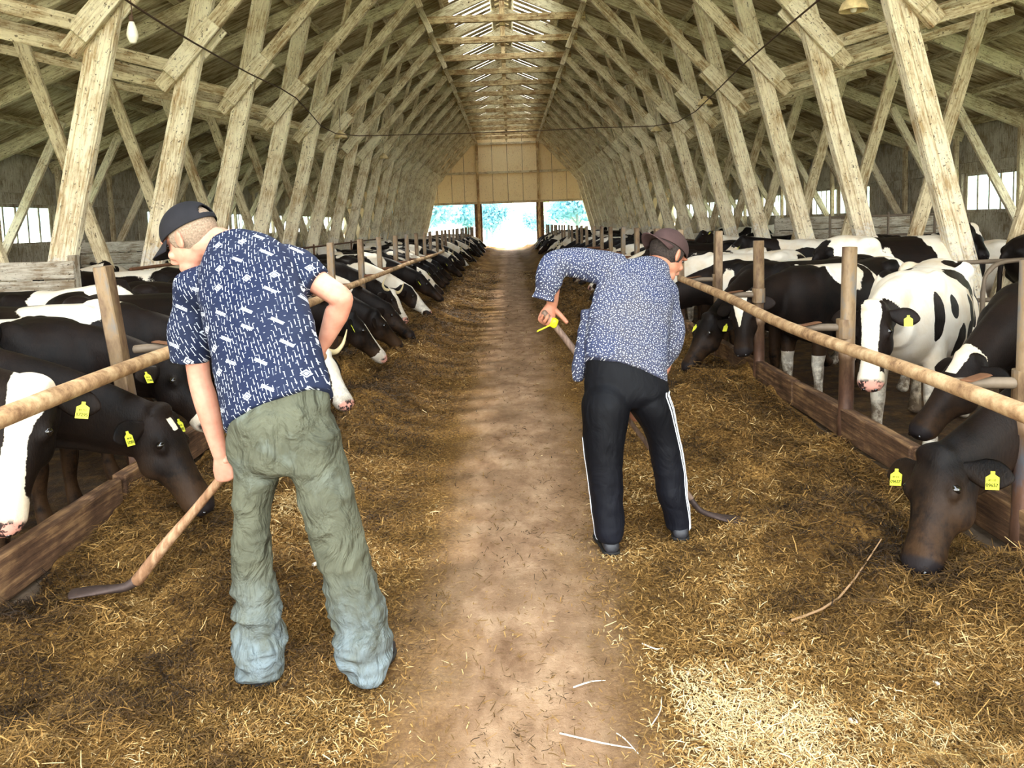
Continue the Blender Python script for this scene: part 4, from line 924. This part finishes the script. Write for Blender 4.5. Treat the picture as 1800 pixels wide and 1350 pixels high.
def shoe_me(toe, heel, w=.045, h=.075, base=None):
    """shoe from heel point to toe point (ground points)"""
    toe = np.asarray(toe, float); heel = np.asarray(heel, float); d = nrm(toe-heel); s = np.cross(d, [0, 0, 1.]); L = np.linalg.norm(toe-heel); up = np.array([0, 0, 1.])
    T = [(.02, .7, .62), (.12, .8, .95), (.3, .78, 1.0), (.5, .86, .82), (.72, 1.0, .62), (.9, .86, .5), (.98, .5, .38)]
    up_ = loft([heel+d*L*t+up*(h*hh/2+.012) for t, ww, hh in T], [s*w*ww for t, ww, hh in T], [up*h*hh/2 for t, ww, hh in T], 16, 3, True, .85)
    so = loft([heel+d*L*t+up*.010 for t, ww, hh in T], [s*w*1.08*ww for t, ww, hh in T], [up*.010 for t, ww, hh in T], 16, 3, True, .6)
    return up_, so
def scraper(name, label, A, B, rad, mat, bladeP, nm_extra=None, bw=.09):
    base = np.array([bladeP[-1][0], bladeP[-1][1], 0.]); root = empty(name, tuple(base)); tag(root, label, 'scraper')
    A = np.asarray(A); B = np.asarray(B); d = B-A; j = lambda t, k: A+d*t+np.array([.004*math.sin(k*2.3), .003*math.cos(k*1.7), .002*math.sin(k)])
    link('handle', me_parts([limb([j(t, i)-base for i, t in enumerate(np.linspace(0, 1, 7))], [rad*(.9+.15*math.sin(i*1.3)) for i in range(7)], 14, 4)]), M[mat], root, smooth=True)
    P = [np.asarray(p) for p in bladeP]; dd = nrm(B-A)
    link('socket', me_parts([limb([B-dd*.10-base, B-base, P[0]-base], [rad*1.2, rad*1.05, rad*.8], 12, 3)]), M['iron'], root, smooth=True)
    # curved flat neck that widens into the scraping blade
    n = len(P); ax = np.array([.25, .9, .1]) if P[-1][0] > 0 else np.array([.3, .9, .1])
    A_ = []; B_ = []
    for i in range(n):
        t = nrm(P[min(i+1, n-1)]-P[max(i-1, 0)]); a = nrm(ax-t*(ax@t)); b = np.cross(a, t); w = rad*.8+(bw/2-rad*.8)*sstep(.25, .9, i/(n-1)); A_.append(a*w); B_.append(b*(rad*.7*(1-i/(n-1))+.006))
    link('blade', me_parts([loft([p-base for p in P], A_, B_, 14, 4)]), M['iron'], root, smooth=True)
    return root

# ---- man at the left: navy dashed T-shirt, grey-green trousers, black cap
B1 = np.array([-.75, 2.72, 0.]); L1_ = lambda p: np.asarray(p)-B1
man1 = empty('person', tuple(B1)); tag(man1, 'person in black cap, navy dashed T-shirt and grey-green trousers, bending left over a scraper', 'person')
cA = at(240, 1020, 3.19); cB = at(566, 624, 3.06); hd1 = nrm(cA-cB)
def grip(G, axis, d, pn, rad, s=1.0):
    d = nrm(d); l = nrm(axis-d*(axis@d)); n_ = np.cross(d, l); n_ = n_ if n_@np.asarray(pn, float) > 0 else -n_
    return G-n_*(rad+.017*s)-d*.070*s, d, n_, l
lh = cB+hd1*((at(396, 812, 3.15)-cB)@hd1)
LWR, gd1, gn1, gl1 = grip(lh, -hd1, [.10, .05, -1], [-.5, .9, 0], .024)
Hc = at(338, 424, 3.12); f1 = nrm([-.84, .30, -.46]); u1 = [-.42, .16, .90]
HP, G1, X1 = head_parts(Hc, f1, u1, 1.03)
HP = [(v-B1, f) for v, f in HP]
nk = [L1_(at(420, 450, 3.08)), L1_(at(385, 428, 3.11)), L1_(G1(0, -.02, -.02))]
EL = at(350, 662, 3.07); SHL = at(335, 520, 3.05)
ER = at(602, 527, 2.99); SHR = at(520, 468, 3.03); WRR = at(569, 606, 3.04)
body = HP+[limb(nk, [.068, .062, .058], 16, 4)]
axT = nrm(at(405, 415, 3.08)-at(490, 725, 2.76)); latT = nrm([.94, .0, .34]); bT = nrm(np.cross(latT, axT))
def torso(rings, k=1.0, sub=5, dome=True, off=B1):
    return loft([at(*c[:2], c[2])-off for c in rings], [nrm(c[5] if len(c) > 5 else latT)*c[3]*k for c in rings], [nrm(np.array([0, .86, -.5]))*c[4]*k for c in rings], 28, sub, dome, .88)
R1 = [(491, 727, 2.765, .188, .138), (484, 690, 2.79, .186, .138), (470, 630, 2.84, .186, .135), (455, 570, 2.90, .184, .135), (440, 515, 2.96, .186, .13), (428, 470, 3.01, .165, .11), (415, 440, 3.05, .12, .085), (404, 424, 3.08, .075, .07)]
body.append(torso(R1, .88))
def arm(sh, el, wr, r=(.052, .046, .042, .044, .040, .028), off=B1):
    return limb([sh-off, (sh*.5+el*.5)-off, el-off, el*.75+wr*.25-off, el*.5+wr*.5-off, wr-off], [r[0], r[1], r[2], r[3], r[4], (r[5], r[5]*.85)], 16, 4)
body += [arm(SHR, ER, WRR), arm(SHL, EL, LWR)]
pl, F1 = hand(L1_(LWR), gd1, gn1, gl1, (62, 78, 52), 1.0, (.45, .6, .75), (40, 35)); body += pl
rh = cB; pr_, F2 = hand(L1_(WRR), (rh-WRR)+np.array([-.03, .02, -.04]), [-.6, .3, -.5], [0, 0, 1], (55, 75, 55), 1.0); body += pr_
legL = [(452, 735, 2.75, .075), (453, 800, 2.745, .082), (443, 900, 2.735, .060), (443, 1000, 2.735, .060), (455, 1100, 2.72, .071), (458, 1150, 2.71, .074), (456, 1188, 2.70, .056)]
legR = [(543, 735, 2.75, .080), (555, 805, 2.74, .096), (580, 900, 2.735, .088), (609, 1000, 2.725, .078), (635, 1100, 2.705, .083), (640, 1150, 2.70, .076), (653, 1186, 2.69, .050)]
def leg(rows, k=1.0, off=B1, dk=1.15, dome=False, sub=6):
    return loft([at(*c[:3])-off for c in rows], [np.array([c[3]*k, 0, 0]) for c in rows], [np.array([0, c[3]*k*dk, 0.0]) for c in rows], 22, sub, dome)
body += [leg(legL, .72), leg(legR, .72)]
me = fuse(body, .0052, 2, 'body', F1+F2); link('body', me, M['skin1'], man1)
ts = [torso(R1, 1.04, 5, False), limb([L1_(at(492, 470, 3.02)), L1_(at(522, 478, 3.02)), L1_(at(553, 502, 3.005))], [(.10, .09), (.085, .085), (.072, .074)], 20, 5, dome=False),
      limb([L1_(at(372, 500, 3.04)), L1_(at(342, 512, 3.05)), L1_(at(334, 570, 3.06)), L1_(at(336, 633, 3.075))], [(.09, .08), (.085, .08), (.075, .075), (.072, .07)], 20, 5, dome=False)]
me = fuse(ts, .008, 3, 'tshirt'); folds(me, .0045, (5, 5, 7), None, 2.0); pat(me, latT, axT); link('tshirt', me, M['tshirt'], man1)
tr = [loft([at(486, 702, 2.79)-B1, at(490, 722, 2.77)-B1, at(492, 755, 2.75)-B1, at(495, 800, 2.745)-B1, at(503, 826, 2.745)-B1], [np.array([.168, 0, .06]), np.array([.174, 0, .05]), np.array([.180, 0, .035]), np.array([.182, 0, .01]), np.array([.13, 0, .0])], [np.array([0, .112, -.06]), np.array([0, .120, -.05]), np.array([0, .132, -.03]), np.array([0, .125, 0]), np.array([0, .09, 0])], 26, 4, False), leg(legL, 1.04), leg(legR, 1.04)]
me = fuse(tr, .008, 3, 'trousers')
folds(me, .018, (5, 5, 10), lambda c: .35+sstep(.6, .15, c[:, 2])*.9, 5.0); crease(me, at(497, 770, 2.6)-B1, .09, .012); link('trousers', me, M['trousers'], man1)
make_hair(G1, X1, M['hair1'], man1, B1); c1 = make_cap(G1, X1, M['cap1'], man1, B1)
for sg in (-1, 1): link('eye', me_parts([ell(G1(sg*.033, .078, .022)-B1, X1(.012, .009, .009), 12, 8)]), M['eye'], man1, smooth=True)
for hx, hy, tx, ty in ((-.895, 2.66, -.94, 2.90), (-.535, 2.64, -.50, 2.89)):
    z = .012; u_, so = shoe_me((tx, ty, z), (hx, hy, z), .046, .08); s_ = link('shoe', me_parts([(u_[0]-B1, u_[1])]), M['shoe'], man1, smooth=True); link('sole', me_parts([(so[0]-B1, so[1])]), M['sole'], s_, smooth=True)
scraper('scraper', 'long wooden-handled iron scraper held by the man in the T-shirt', cB, cA, .0235, 'handle1', [at(240, 1020, 3.19), at(220, 1032, 3.17), at(190, 1036, 3.15), at(158, 1039, 3.13), at(126, 1044, 3.11)], bw=.075)

# ---- man at the right: flecked overshirt, black track trousers, brown cap worn backwards
B2 = np.array([.56, 3.82, 0.]); L2_ = lambda p: np.asarray(p)-B2
man2 = empty('person', tuple(B2)); tag(man2, 'person in blue flecked overshirt, black striped track trousers and brown cap, stooping right', 'person')
tA = at(956, 549, 4.03); tB = at(1213, 876, 4.07); hd2 = nrm(tB-tA)
H2 = at(1172, 452, 4.22); f2 = nrm([.62, .52, -.58]); u2 = [.35, .30, .88]
HP, G2, X2 = head_parts(H2, f2, u2, 1.02); HP = [(v-B2, f) for v, f in HP]
SL2 = at(1062, 462, 4.08); EL2 = at(972, 458, 4.02); gT = tA+hd2*.035; WL2, gd2, gn2, gl2 = grip(gT, hd2, [-.42, -.15, -.9], [.1, -1, -.1], .018, 1.05); SR2 = at(1165, 510, 4.15); ER2 = at(1178, 620, 4.16); WR2 = at(1126, 706, 4.14)
lat2 = nrm([.93, .05, -.36]); ax2 = nrm(at(1150, 470, 4.17)-at(1105, 650, 3.86))
R2 = [(1101, 658, 3.85, .200, .128), (1100, 632, 3.87, .198, .128), (1103, 590, 3.93, .196, .13), (1110, 550, 3.99, .194, .13), (1118, 515, 4.05, .188, .125), (1128, 487, 4.10, .150, .105), (1145, 470, 4.15, .09, .08), (1153, 464, 4.18, .066, .062)]
def torso2(rings, k=1., dome=True): return loft([at(*c[:3])-B2 for c in rings], [lat2*c[3]*k for c in rings], [nrm(np.array([.0, .86, -.5]))*c[4]*k for c in rings], 28, 5, dome, .88)
body = HP+[limb([L2_(at(1140, 480, 4.14)), L2_(at(1155, 468, 4.18)), L2_(G2(0, -.02, -.02))], [.066, .058, .055], 16, 4), torso2(R2, .86), arm(SL2, EL2, WL2, off=B2), arm(SR2, ER2, WR2, off=B2)]
pl, F1 = hand(L2_(WL2), gd2, gn2, gl2, (62, 80, 55), 1.05, (.35, .8, .5), (20, 20)); body += pl
pr_, F2 = hand(L2_(WR2), (at(1113, 740, 4.1)-WR2), [-.5, .5, -.5], -hd2, (50, 70, 50), 1.0); body += pr_
lg2L = [(1072, 655, 3.84, .055), (1066, 700, 3.81, .110), (1063, 760, 3.79, .100), (1062, 812, 3.77, .083), (1066, 867, 3.75, .076), (1070, 915, 3.73, .068), (1071, 948, 3.72, .056)]
lg2R = [(1134, 662, 3.87, .055), (1140, 705, 3.86, .104), (1162, 760, 3.87, .078), (1174, 812, 3.87, .074), (1182, 867, 3.86, .070), (1190, 905, 3.86, .060), (1193, 928, 3.86, .052)]
body += [leg(lg2L, .72, B2), leg(lg2R, .72, B2)]
me = fuse(body, .0056, 2, 'body', F1+F2); link('body', me, M['skin2'], man2)
sl = [torso2(R2, 1.04, False), limb([L2_(at(1090, 480, 4.08)), L2_(at(1050, 470, 4.07)), L2_(at(1005, 462, 4.03)), L2_(at(975, 468, 4.02)), L2_(at(962, 500, 4.01)), L2_(at(955, 527, 4.005))], [(.10, .09), (.085, .085), (.078, .075), (.076, .072), (.066, .06), (.062, .052)], 20, 5, dome=False),
      limb([L2_(at(1140, 500, 4.12)), L2_(at(1168, 520, 4.14)), L2_(at(1178, 570, 4.15)), L2_(at(1172, 620, 4.15)), L2_(at(1150, 665, 4.14))], [(.08, .08), (.076, .08), (.07, .07), (.06, .06), (.055, .05)], 20, 5, dome=False),
      loft([L2_(at(1040, 545, 4.0)), L2_(at(1030, 600, 3.96)), L2_(at(1019, 640, 3.95)), L2_(at(1016, 668, 3.95))], [np.array([.05, 0, 0]), np.array([.045, 0, 0]), np.array([.036, 0, 0]), np.array([.022, 0, 0])], [np.array([0, .07, 0]), np.array([0, .06, 0]), np.array([0, .05, 0]), np.array([0, .035, 0])], 16, 4, False)]
me = fuse(sl, .0085, 3, 'overshirt'); folds(me, .006, (5, 5, 6), None, 8.0); pat(me, lat2, ax2); link('overshirt', me, M['flecked'], man2)
tr = [loft([at(1101, 640, 3.86)-B2, at(1101, 665, 3.85)-B2, at(1102, 692, 3.84)-B2, at(1106, 712, 3.84)-B2], [np.array([.190, 0, -.06]), np.array([.196, 0, -.04]), np.array([.200, 0, -.0]), np.array([.15, 0, 0])], [np.array([0, .10, -.05]), np.array([0, .118, -.03]), np.array([0, .12, 0]), np.array([0, .09, 0])], 26, 4, False), leg(lg2L, 1.03, B2), leg(lg2R, 1.03, B2)]
me = fuse(tr, .0085, 3, 'track_trousers'); folds(me, .0055, (5, 5, 8), lambda c: .3+sstep(.75, .1, c[:, 2])*.8, 15.0); trk = link('track_trousers', me, M['track'], man2)
from mathutils.bvhtree import BVHTree
bv = BVHTree.FromPolygons([v.co for v in me.vertices], [p.vertices for p in me.polygons])
def ribbon(rows, w):
    """tape sewn on the trouser leg: rows of points on the leg's side given by axis point and direction"""
    V = []; 
    for (axp, dr, wd) in rows:
        for off in (-w/2, w/2):
            a = math.atan2(dr[1], dr[0])+wd+off; d = Vector((math.cos(a), math.sin(a), 0)); h = bv.ray_cast(Vector(axp)+d*.5, -d, .6)
            if h[0] is None: continue
            V.append(h[0]+h[1]*.0022)
    return mesh_from(V, [(i, i+1, i+3, i+2) for i in range(0, len(V)-3, 2)])
def leg_axis(rows, n):
    c = cr([at(*q[:3])-B2 for q in rows], np.linspace(0, len(rows)-1.08, n)); return c
for rows, dr, offs in ((lg2R, (math.cos(-.50), math.sin(-.50)), (-.30, -.10, .10)), (lg2L, (-math.cos(-.18), math.sin(-.18)), (-.22, -.06))):
    ax_ = leg_axis(rows, 40)
    for wd in offs:
        o = link('stripe', ribbon([(tuple(p), dr, wd) for p in ax_[(4 if dr[0] > 0 else 14):]], .085 if dr[0] > 0 else .06), M['stripe'], trk, smooth=True); sd = o.modifiers.new('t', 'SOLIDIFY'); sd.thickness = .0015
make_hair(G2, X2, M['hair2'], man2, B2, -.05, .03, 1.03); make_cap(G2, X2, M['cap2'], man2, B2, True, False)
for sg in (-1, 1): link('eye', me_parts([ell(G2(sg*.033, .078, .022)-B2, X2(.012, .009, .009), 12, 8)]), M['eye'], man2, smooth=True)
for hx, hy, tx, ty in ((.42, 3.66, .40, 3.93), (.765, 3.80, .80, 4.05)):
    u_, so = shoe_me((tx, ty, .012), (hx, hy, .012), .050, .085); s_ = link('shoe', me_parts([(u_[0]-B2, u_[1])]), M['shoe'], man2, smooth=True); link('sole', me_parts([(so[0]-B2, so[1])]), M['sole'], s_, smooth=True)
sc2 = scraper('scraper', 'dark-handled iron scraper with yellow tape held by the man in the overshirt', tA, tB, .016, 'handle2', [tB, at(1232, 898, 4.02), at(1262, 908, 3.97), at(1300, 915, 3.94), at(1336, 926, 3.90)], bw=.11)
b2 = np.array(sc2.location)
link('yellow_tape', me_parts([limb([at(975, 563, 4.02)-b2, at(972, 572, 4.02)-b2], [.0195, .0195], 10, 1), loft([at(974, 568, 4.0)-b2, at(960, 575, 3.98)-b2, at(945, 582, 3.97)-b2], [np.array([0, .008, 0])]*3, [np.array([.002, 0, .005])]*3, 8, 3)]), M['yellow'], sc2, smooth=True)
# ------------------------------------------------------------------ hanging lamps, wire, hay, litter
def hang_bulb(x, y, z, top, label):
    r = empty('bare_bulb', (x, y, z)); tag(r, label, 'lamp')
    link('bulb', me_parts([limb([(0, 0, -.02), (0, 0, .03), (0, 0, .09), (0, 0, .15)], [.03, .048, .04, .022], 14, 4)]), M['glass_bulb'], r, smooth=True)
    link('socket', me_parts([limb([(0, 0, .15), (0, 0, .20)], [.022, .018], 12, 1)]), M['wire'], r, smooth=True); lat('cord', [(0, 0, .2), (.01, 0, (top-z)*.5), (0, 0, top-z)], .005, 'wire', r, 6)
hang_bulb(-3.27, 7.5, 3.28, 3.75, 'bare white bulb hanging by a cord between the two nearest left legs')
def shade(x, y, z, top, label, s=1.0):
    r = empty('hanging_lamp', (x, y, z)); tag(r, label, 'lamp')
    pr = [(0, .0), (.15, 0.0), (.148, .02), (.12, .085), (.075, .12), (.04, .135), (.04, .17), (.0, .17)]; m = 22
    V = [(a*s*math.cos(2*PI*j/m), a*s*math.sin(2*PI*j/m), b*s) for a, b in pr[1:-1] for j in range(m)]; k = len(pr)-2
    F = [(i*m+j, i*m+(j+1) % m, (i+1)*m+(j+1) % m, (i+1)*m+j) for i in range(k-1) for j in range(m)]+[tuple((k-1)*m+j for j in range(m))]
    o = link('lamp_shade', mesh_from(V, F), M['enamel'], r, smooth=True); o.modifiers.new('s', 'SOLIDIFY').thickness = .006
    link('bulb', me_parts([limb([(0, 0, .0), (0, 0, .05), (0, 0, .12)], [.03*s, .04*s, .025*s], 12, 3)]), M['glass_bulb'], r, smooth=True); lat('cord', [(0, 0, .17*s), (0, 0, top-z)], .006, 'wire', r, 6)
shade(3.73, 9.0, 3.66, 4.6, 'cream enamel dish lamp hanging at the top right edge')
shade(3.93, 16.5, 3.72, 4.4, 'dusty round lamp hanging on the right knees over the cows', 1.0)
shade(3.95, 22.0, 3.80, 4.4, 'small dusty lamp farther down the right row of knees', 1.0)
shade(-3.95, 20.0, 3.70, 4.4, 'brown cylinder lamp hanging on the left knees', 1.1)
shade(-3.98, 27.0, 3.75, 4.4, 'tiny lamp far down the left row of knees', 1.1)
wr = empty('overhead_wire', (0, 19, 3.6)); tag(wr, 'rusty wire strung along both rows of knees and across the aisle', 'wire')
PW = [(-3.05, 6, 3.52), (-3.12, 7.2, 3.5), (-3.28, 9, 3.57), (-3.6, 12, 3.78), (-3.47, 14, 3.74), (-3.86, 19, 3.70), (-2, 19, 3.62), (0, 19, 3.605), (2, 19, 3.63), (3.88, 19, 3.69), (3.35, 12, 3.63), (2.99, 8, 3.54), (2.9, 6, 3.5)]
lat('wire', [(a, b-19, c-3.6) for a, b, c in PW], .010, 'wire', wr, 6, 3)

def straw_mesh(name, n, region, wfun, lift=.0, lmin=.012, lmax=.05, seed=1, shade_f=None, y0=1.75, y1=26):
    rs = np.random.RandomState(seed); X = []; Y = []; got = 0
    while got < n:
        u = rs.rand(n); y = 1/(1/y0-u*(1/y0-1/y1)); x = rs.uniform(region[0], region[1], n); keep = rs.rand(n) < wfun(x, y)
        keep &= np.abs(x)/y < .78; X.append(x[keep]); Y.append(y[keep]); got += keep.sum()
    x = np.concatenate(X)[:n]; y = np.concatenate(Y)[:n]; z = hay_h(x, y)
    az = rs.rand(n)*2*PI; el = rs.normal(0, .28, n); L = (lmin+(lmax-lmin)*rs.rand(n)**3.0)*(1+.07*(y-2)); w = rs.uniform(.0006, .0014, n)*(1+.22*np.maximum(y-1.8, 0))
    d = np.stack([np.cos(az)*np.cos(el), np.sin(az)*np.cos(el), np.sin(el)], 1); sdv = np.stack([-np.sin(az), np.cos(az), rs.normal(0, .4, n)], 1); sdv /= np.linalg.norm(sdv, axis=1)[:, None]
    nv = np.cross(d, sdv); c = np.stack([x, y, z+rs.rand(n)*.010+.003+lift*rs.rand(n)+np.abs(np.sin(el))*L*.3], 1)
    bend = rs.normal(0, .10, n)[:, None]*L[:, None]*nv
    A = c-d*L[:, None]/2; B = c+bend; C = c+d*L[:, None]/2; ww = sdv*w[:, None]
    V = np.stack([A-ww, A+ww, B-ww*1.2, B+ww*1.2, C-ww*.7, C+ww*.7], 1).reshape(-1, 3); b = np.arange(n)[:, None]*6
    Q = np.concatenate([b+np.array([[0, 1, 3, 2]]), b+np.array([[2, 3, 5, 4]])], 1).reshape(-1, 4)
    me = bpy.data.meshes.new(name); me.vertices.add(len(V)); me.vertices.foreach_set('co', V.astype(np.float32).ravel()); me.loops.add(Q.size); me.loops.foreach_set('vertex_index', Q.ravel().astype(np.int32))
    me.polygons.add(len(Q)); me.polygons.foreach_set('loop_start', (np.arange(len(Q))*4).astype(np.int32)); me.update(calc_edges=True)
    cl = fbm(np.stack([x*2.6, y*1.6, x*0+3], -1), 4); cl2 = fbm(np.stack([x*9, y*9, x*0+8], -1), 2)
    sh = np.clip(.42+(cl-.5)*1.15+(cl2-.5)*.5+rs.normal(0, .17, n)+.22*(rs.rand(n) < .10), 0, 1)
    if shade_f is not None: sh = np.clip(sh+shade_f(x, y), 0, 1)
    set_attr(me, 'shade', np.repeat(sh, 6)); return me
def wside(x, y): return np.clip(sstep(.22, .75, np.abs(x-.02)+.55*(fbm(np.stack([x*1.3, y*.8, x*0], -1), 3)-.5)), .045, 1)
def pale(x, y): return .30*np.exp(-(((x-.62)/.42)**2+((y-2.25)/.36)**2))+.18*np.exp(-(((x-.45)/.3)**2+((y-2.95)/.12)**2))-.12*sstep(1.1, 1.7, np.abs(x))
for nm, reg, n, sd, lab in (('chopped_hay', (-2.0, 0.02), 150000, 3, 'golden brown chopped hay lying left of the bare path'), ('chopped_hay', (0.02, 2.0), 150000, 4, 'brown chopped hay lying right of the bare path')):
    o = link(nm, straw_mesh(nm, n, reg, wside, .008, seed=sd, shade_f=pale), M['straw']); tag(o, lab, 'hay', None, 'stuff')
def wpile(x, y): return (hay_h(x, y) > .07)*1.0
o = link('loose_hay', straw_mesh('loose', 42000, (-2, 2), wpile, .035, .03, .09, 9, lambda x, y: -.1), M['straw']); tag(o, 'longer loose stalks on the hay heaps along both curbs', 'hay', None, 'stuff')
# litter: twigs, pale crumbs
M['twig'] = plain('dry_twig', rgb(150, 118, 84)); M['pale'] = plain('pale_crumb', rgb(222, 214, 196), .8)
def twig(P, r, label, name='twig', mat='twig'):
    P = [(x, y, float(hay_h(np.array([x]), np.array([y]))[0])+z) for x, y, z in P]; o0 = Vector(P[0]); r_ = link(name, tube_me([tuple(Vector(p)-o0) for p in P], [r, r*.9, r*.5][:len(P)] if len(P) == 3 else r, 6, 3), M[mat], None, tuple(o0), smooth=True); tag(r_, label, 'twig'); return r_
twig([(.98, 2.88, .02), (1.2, 3.0, .03), (1.45, 3.2, .05)], .005, 'long brown twig lying against the hay heap by the nearest right cow')
twig([(.10, 2.36, .008), (.22, 2.30, .012), (.31, 2.27, .008)], .0028, 'forked pale twig at the bottom centre of the path', mat='pale')
twig([(.27, 2.35, .006), (.29, 2.31, .012), (.32, 2.25, .006)], .002, 'small pale twig crossing the forked one at the bottom', mat='pale')
twig([(.16, 2.60, .008), (.22, 2.63, .01), (.27, 2.64, .008)], .0028, 'short pale stick in the middle of the path', mat='pale')
twig([(.38, 2.38, .01), (.42, 2.45, .012), (.44, 2.53, .01)], .002, 'curved pale stalk right of the path near the bottom', mat='pale')
twig([(.43, 2.86, .01), (.47, 2.82, .012), (.50, 2.83, .01)], .0028, 'grey bent twig at the right edge of the path', mat='pale')
def crumb(x, y, r, label, mat='pale'):
    z = float(hay_h(np.array([x]), np.array([y]))[0]); V, F = ell((0, 0, 0), (r, r*.7, r*.4), 8, 5); V = V*(1+.35*(vnoise(V*60+x*9)-.5))[:, None]
    o = link('crumb', me_parts([(V, F)]), M[mat], None, (x, y, z+r*.2+.004), (0, 0, x*9)); tag(o, label, 'crumb')
for x, y, r, l, m_ in ((.555, 2.67, .013, 'white crumb on the pale chaff right of the path', 'pale'), (.96, 2.29, .016, 'largest white flake at the lower right', 'pale'), (1.27, 2.42, .013, 'white flake near the right bottom corner', 'pale'), (.62, 2.60, .010, 'grey crumb beside the white one right of the path', 'pale'),
                    (-.92, 3.55, .020, 'pale lump in the hay between the legs of the standing man', 'pale'), (-1.02, 2.33, .012, 'dark clod at the bottom left near the camera', 'curb'), (-1.0, 2.5, .016, 'dark clod in the hay below the left foot of the standing man', 'curb'), (.93, 2.83, .016, 'dark clod on the chaff in the right half', 'curb')):
    crumb(x, y, r, l, m_)
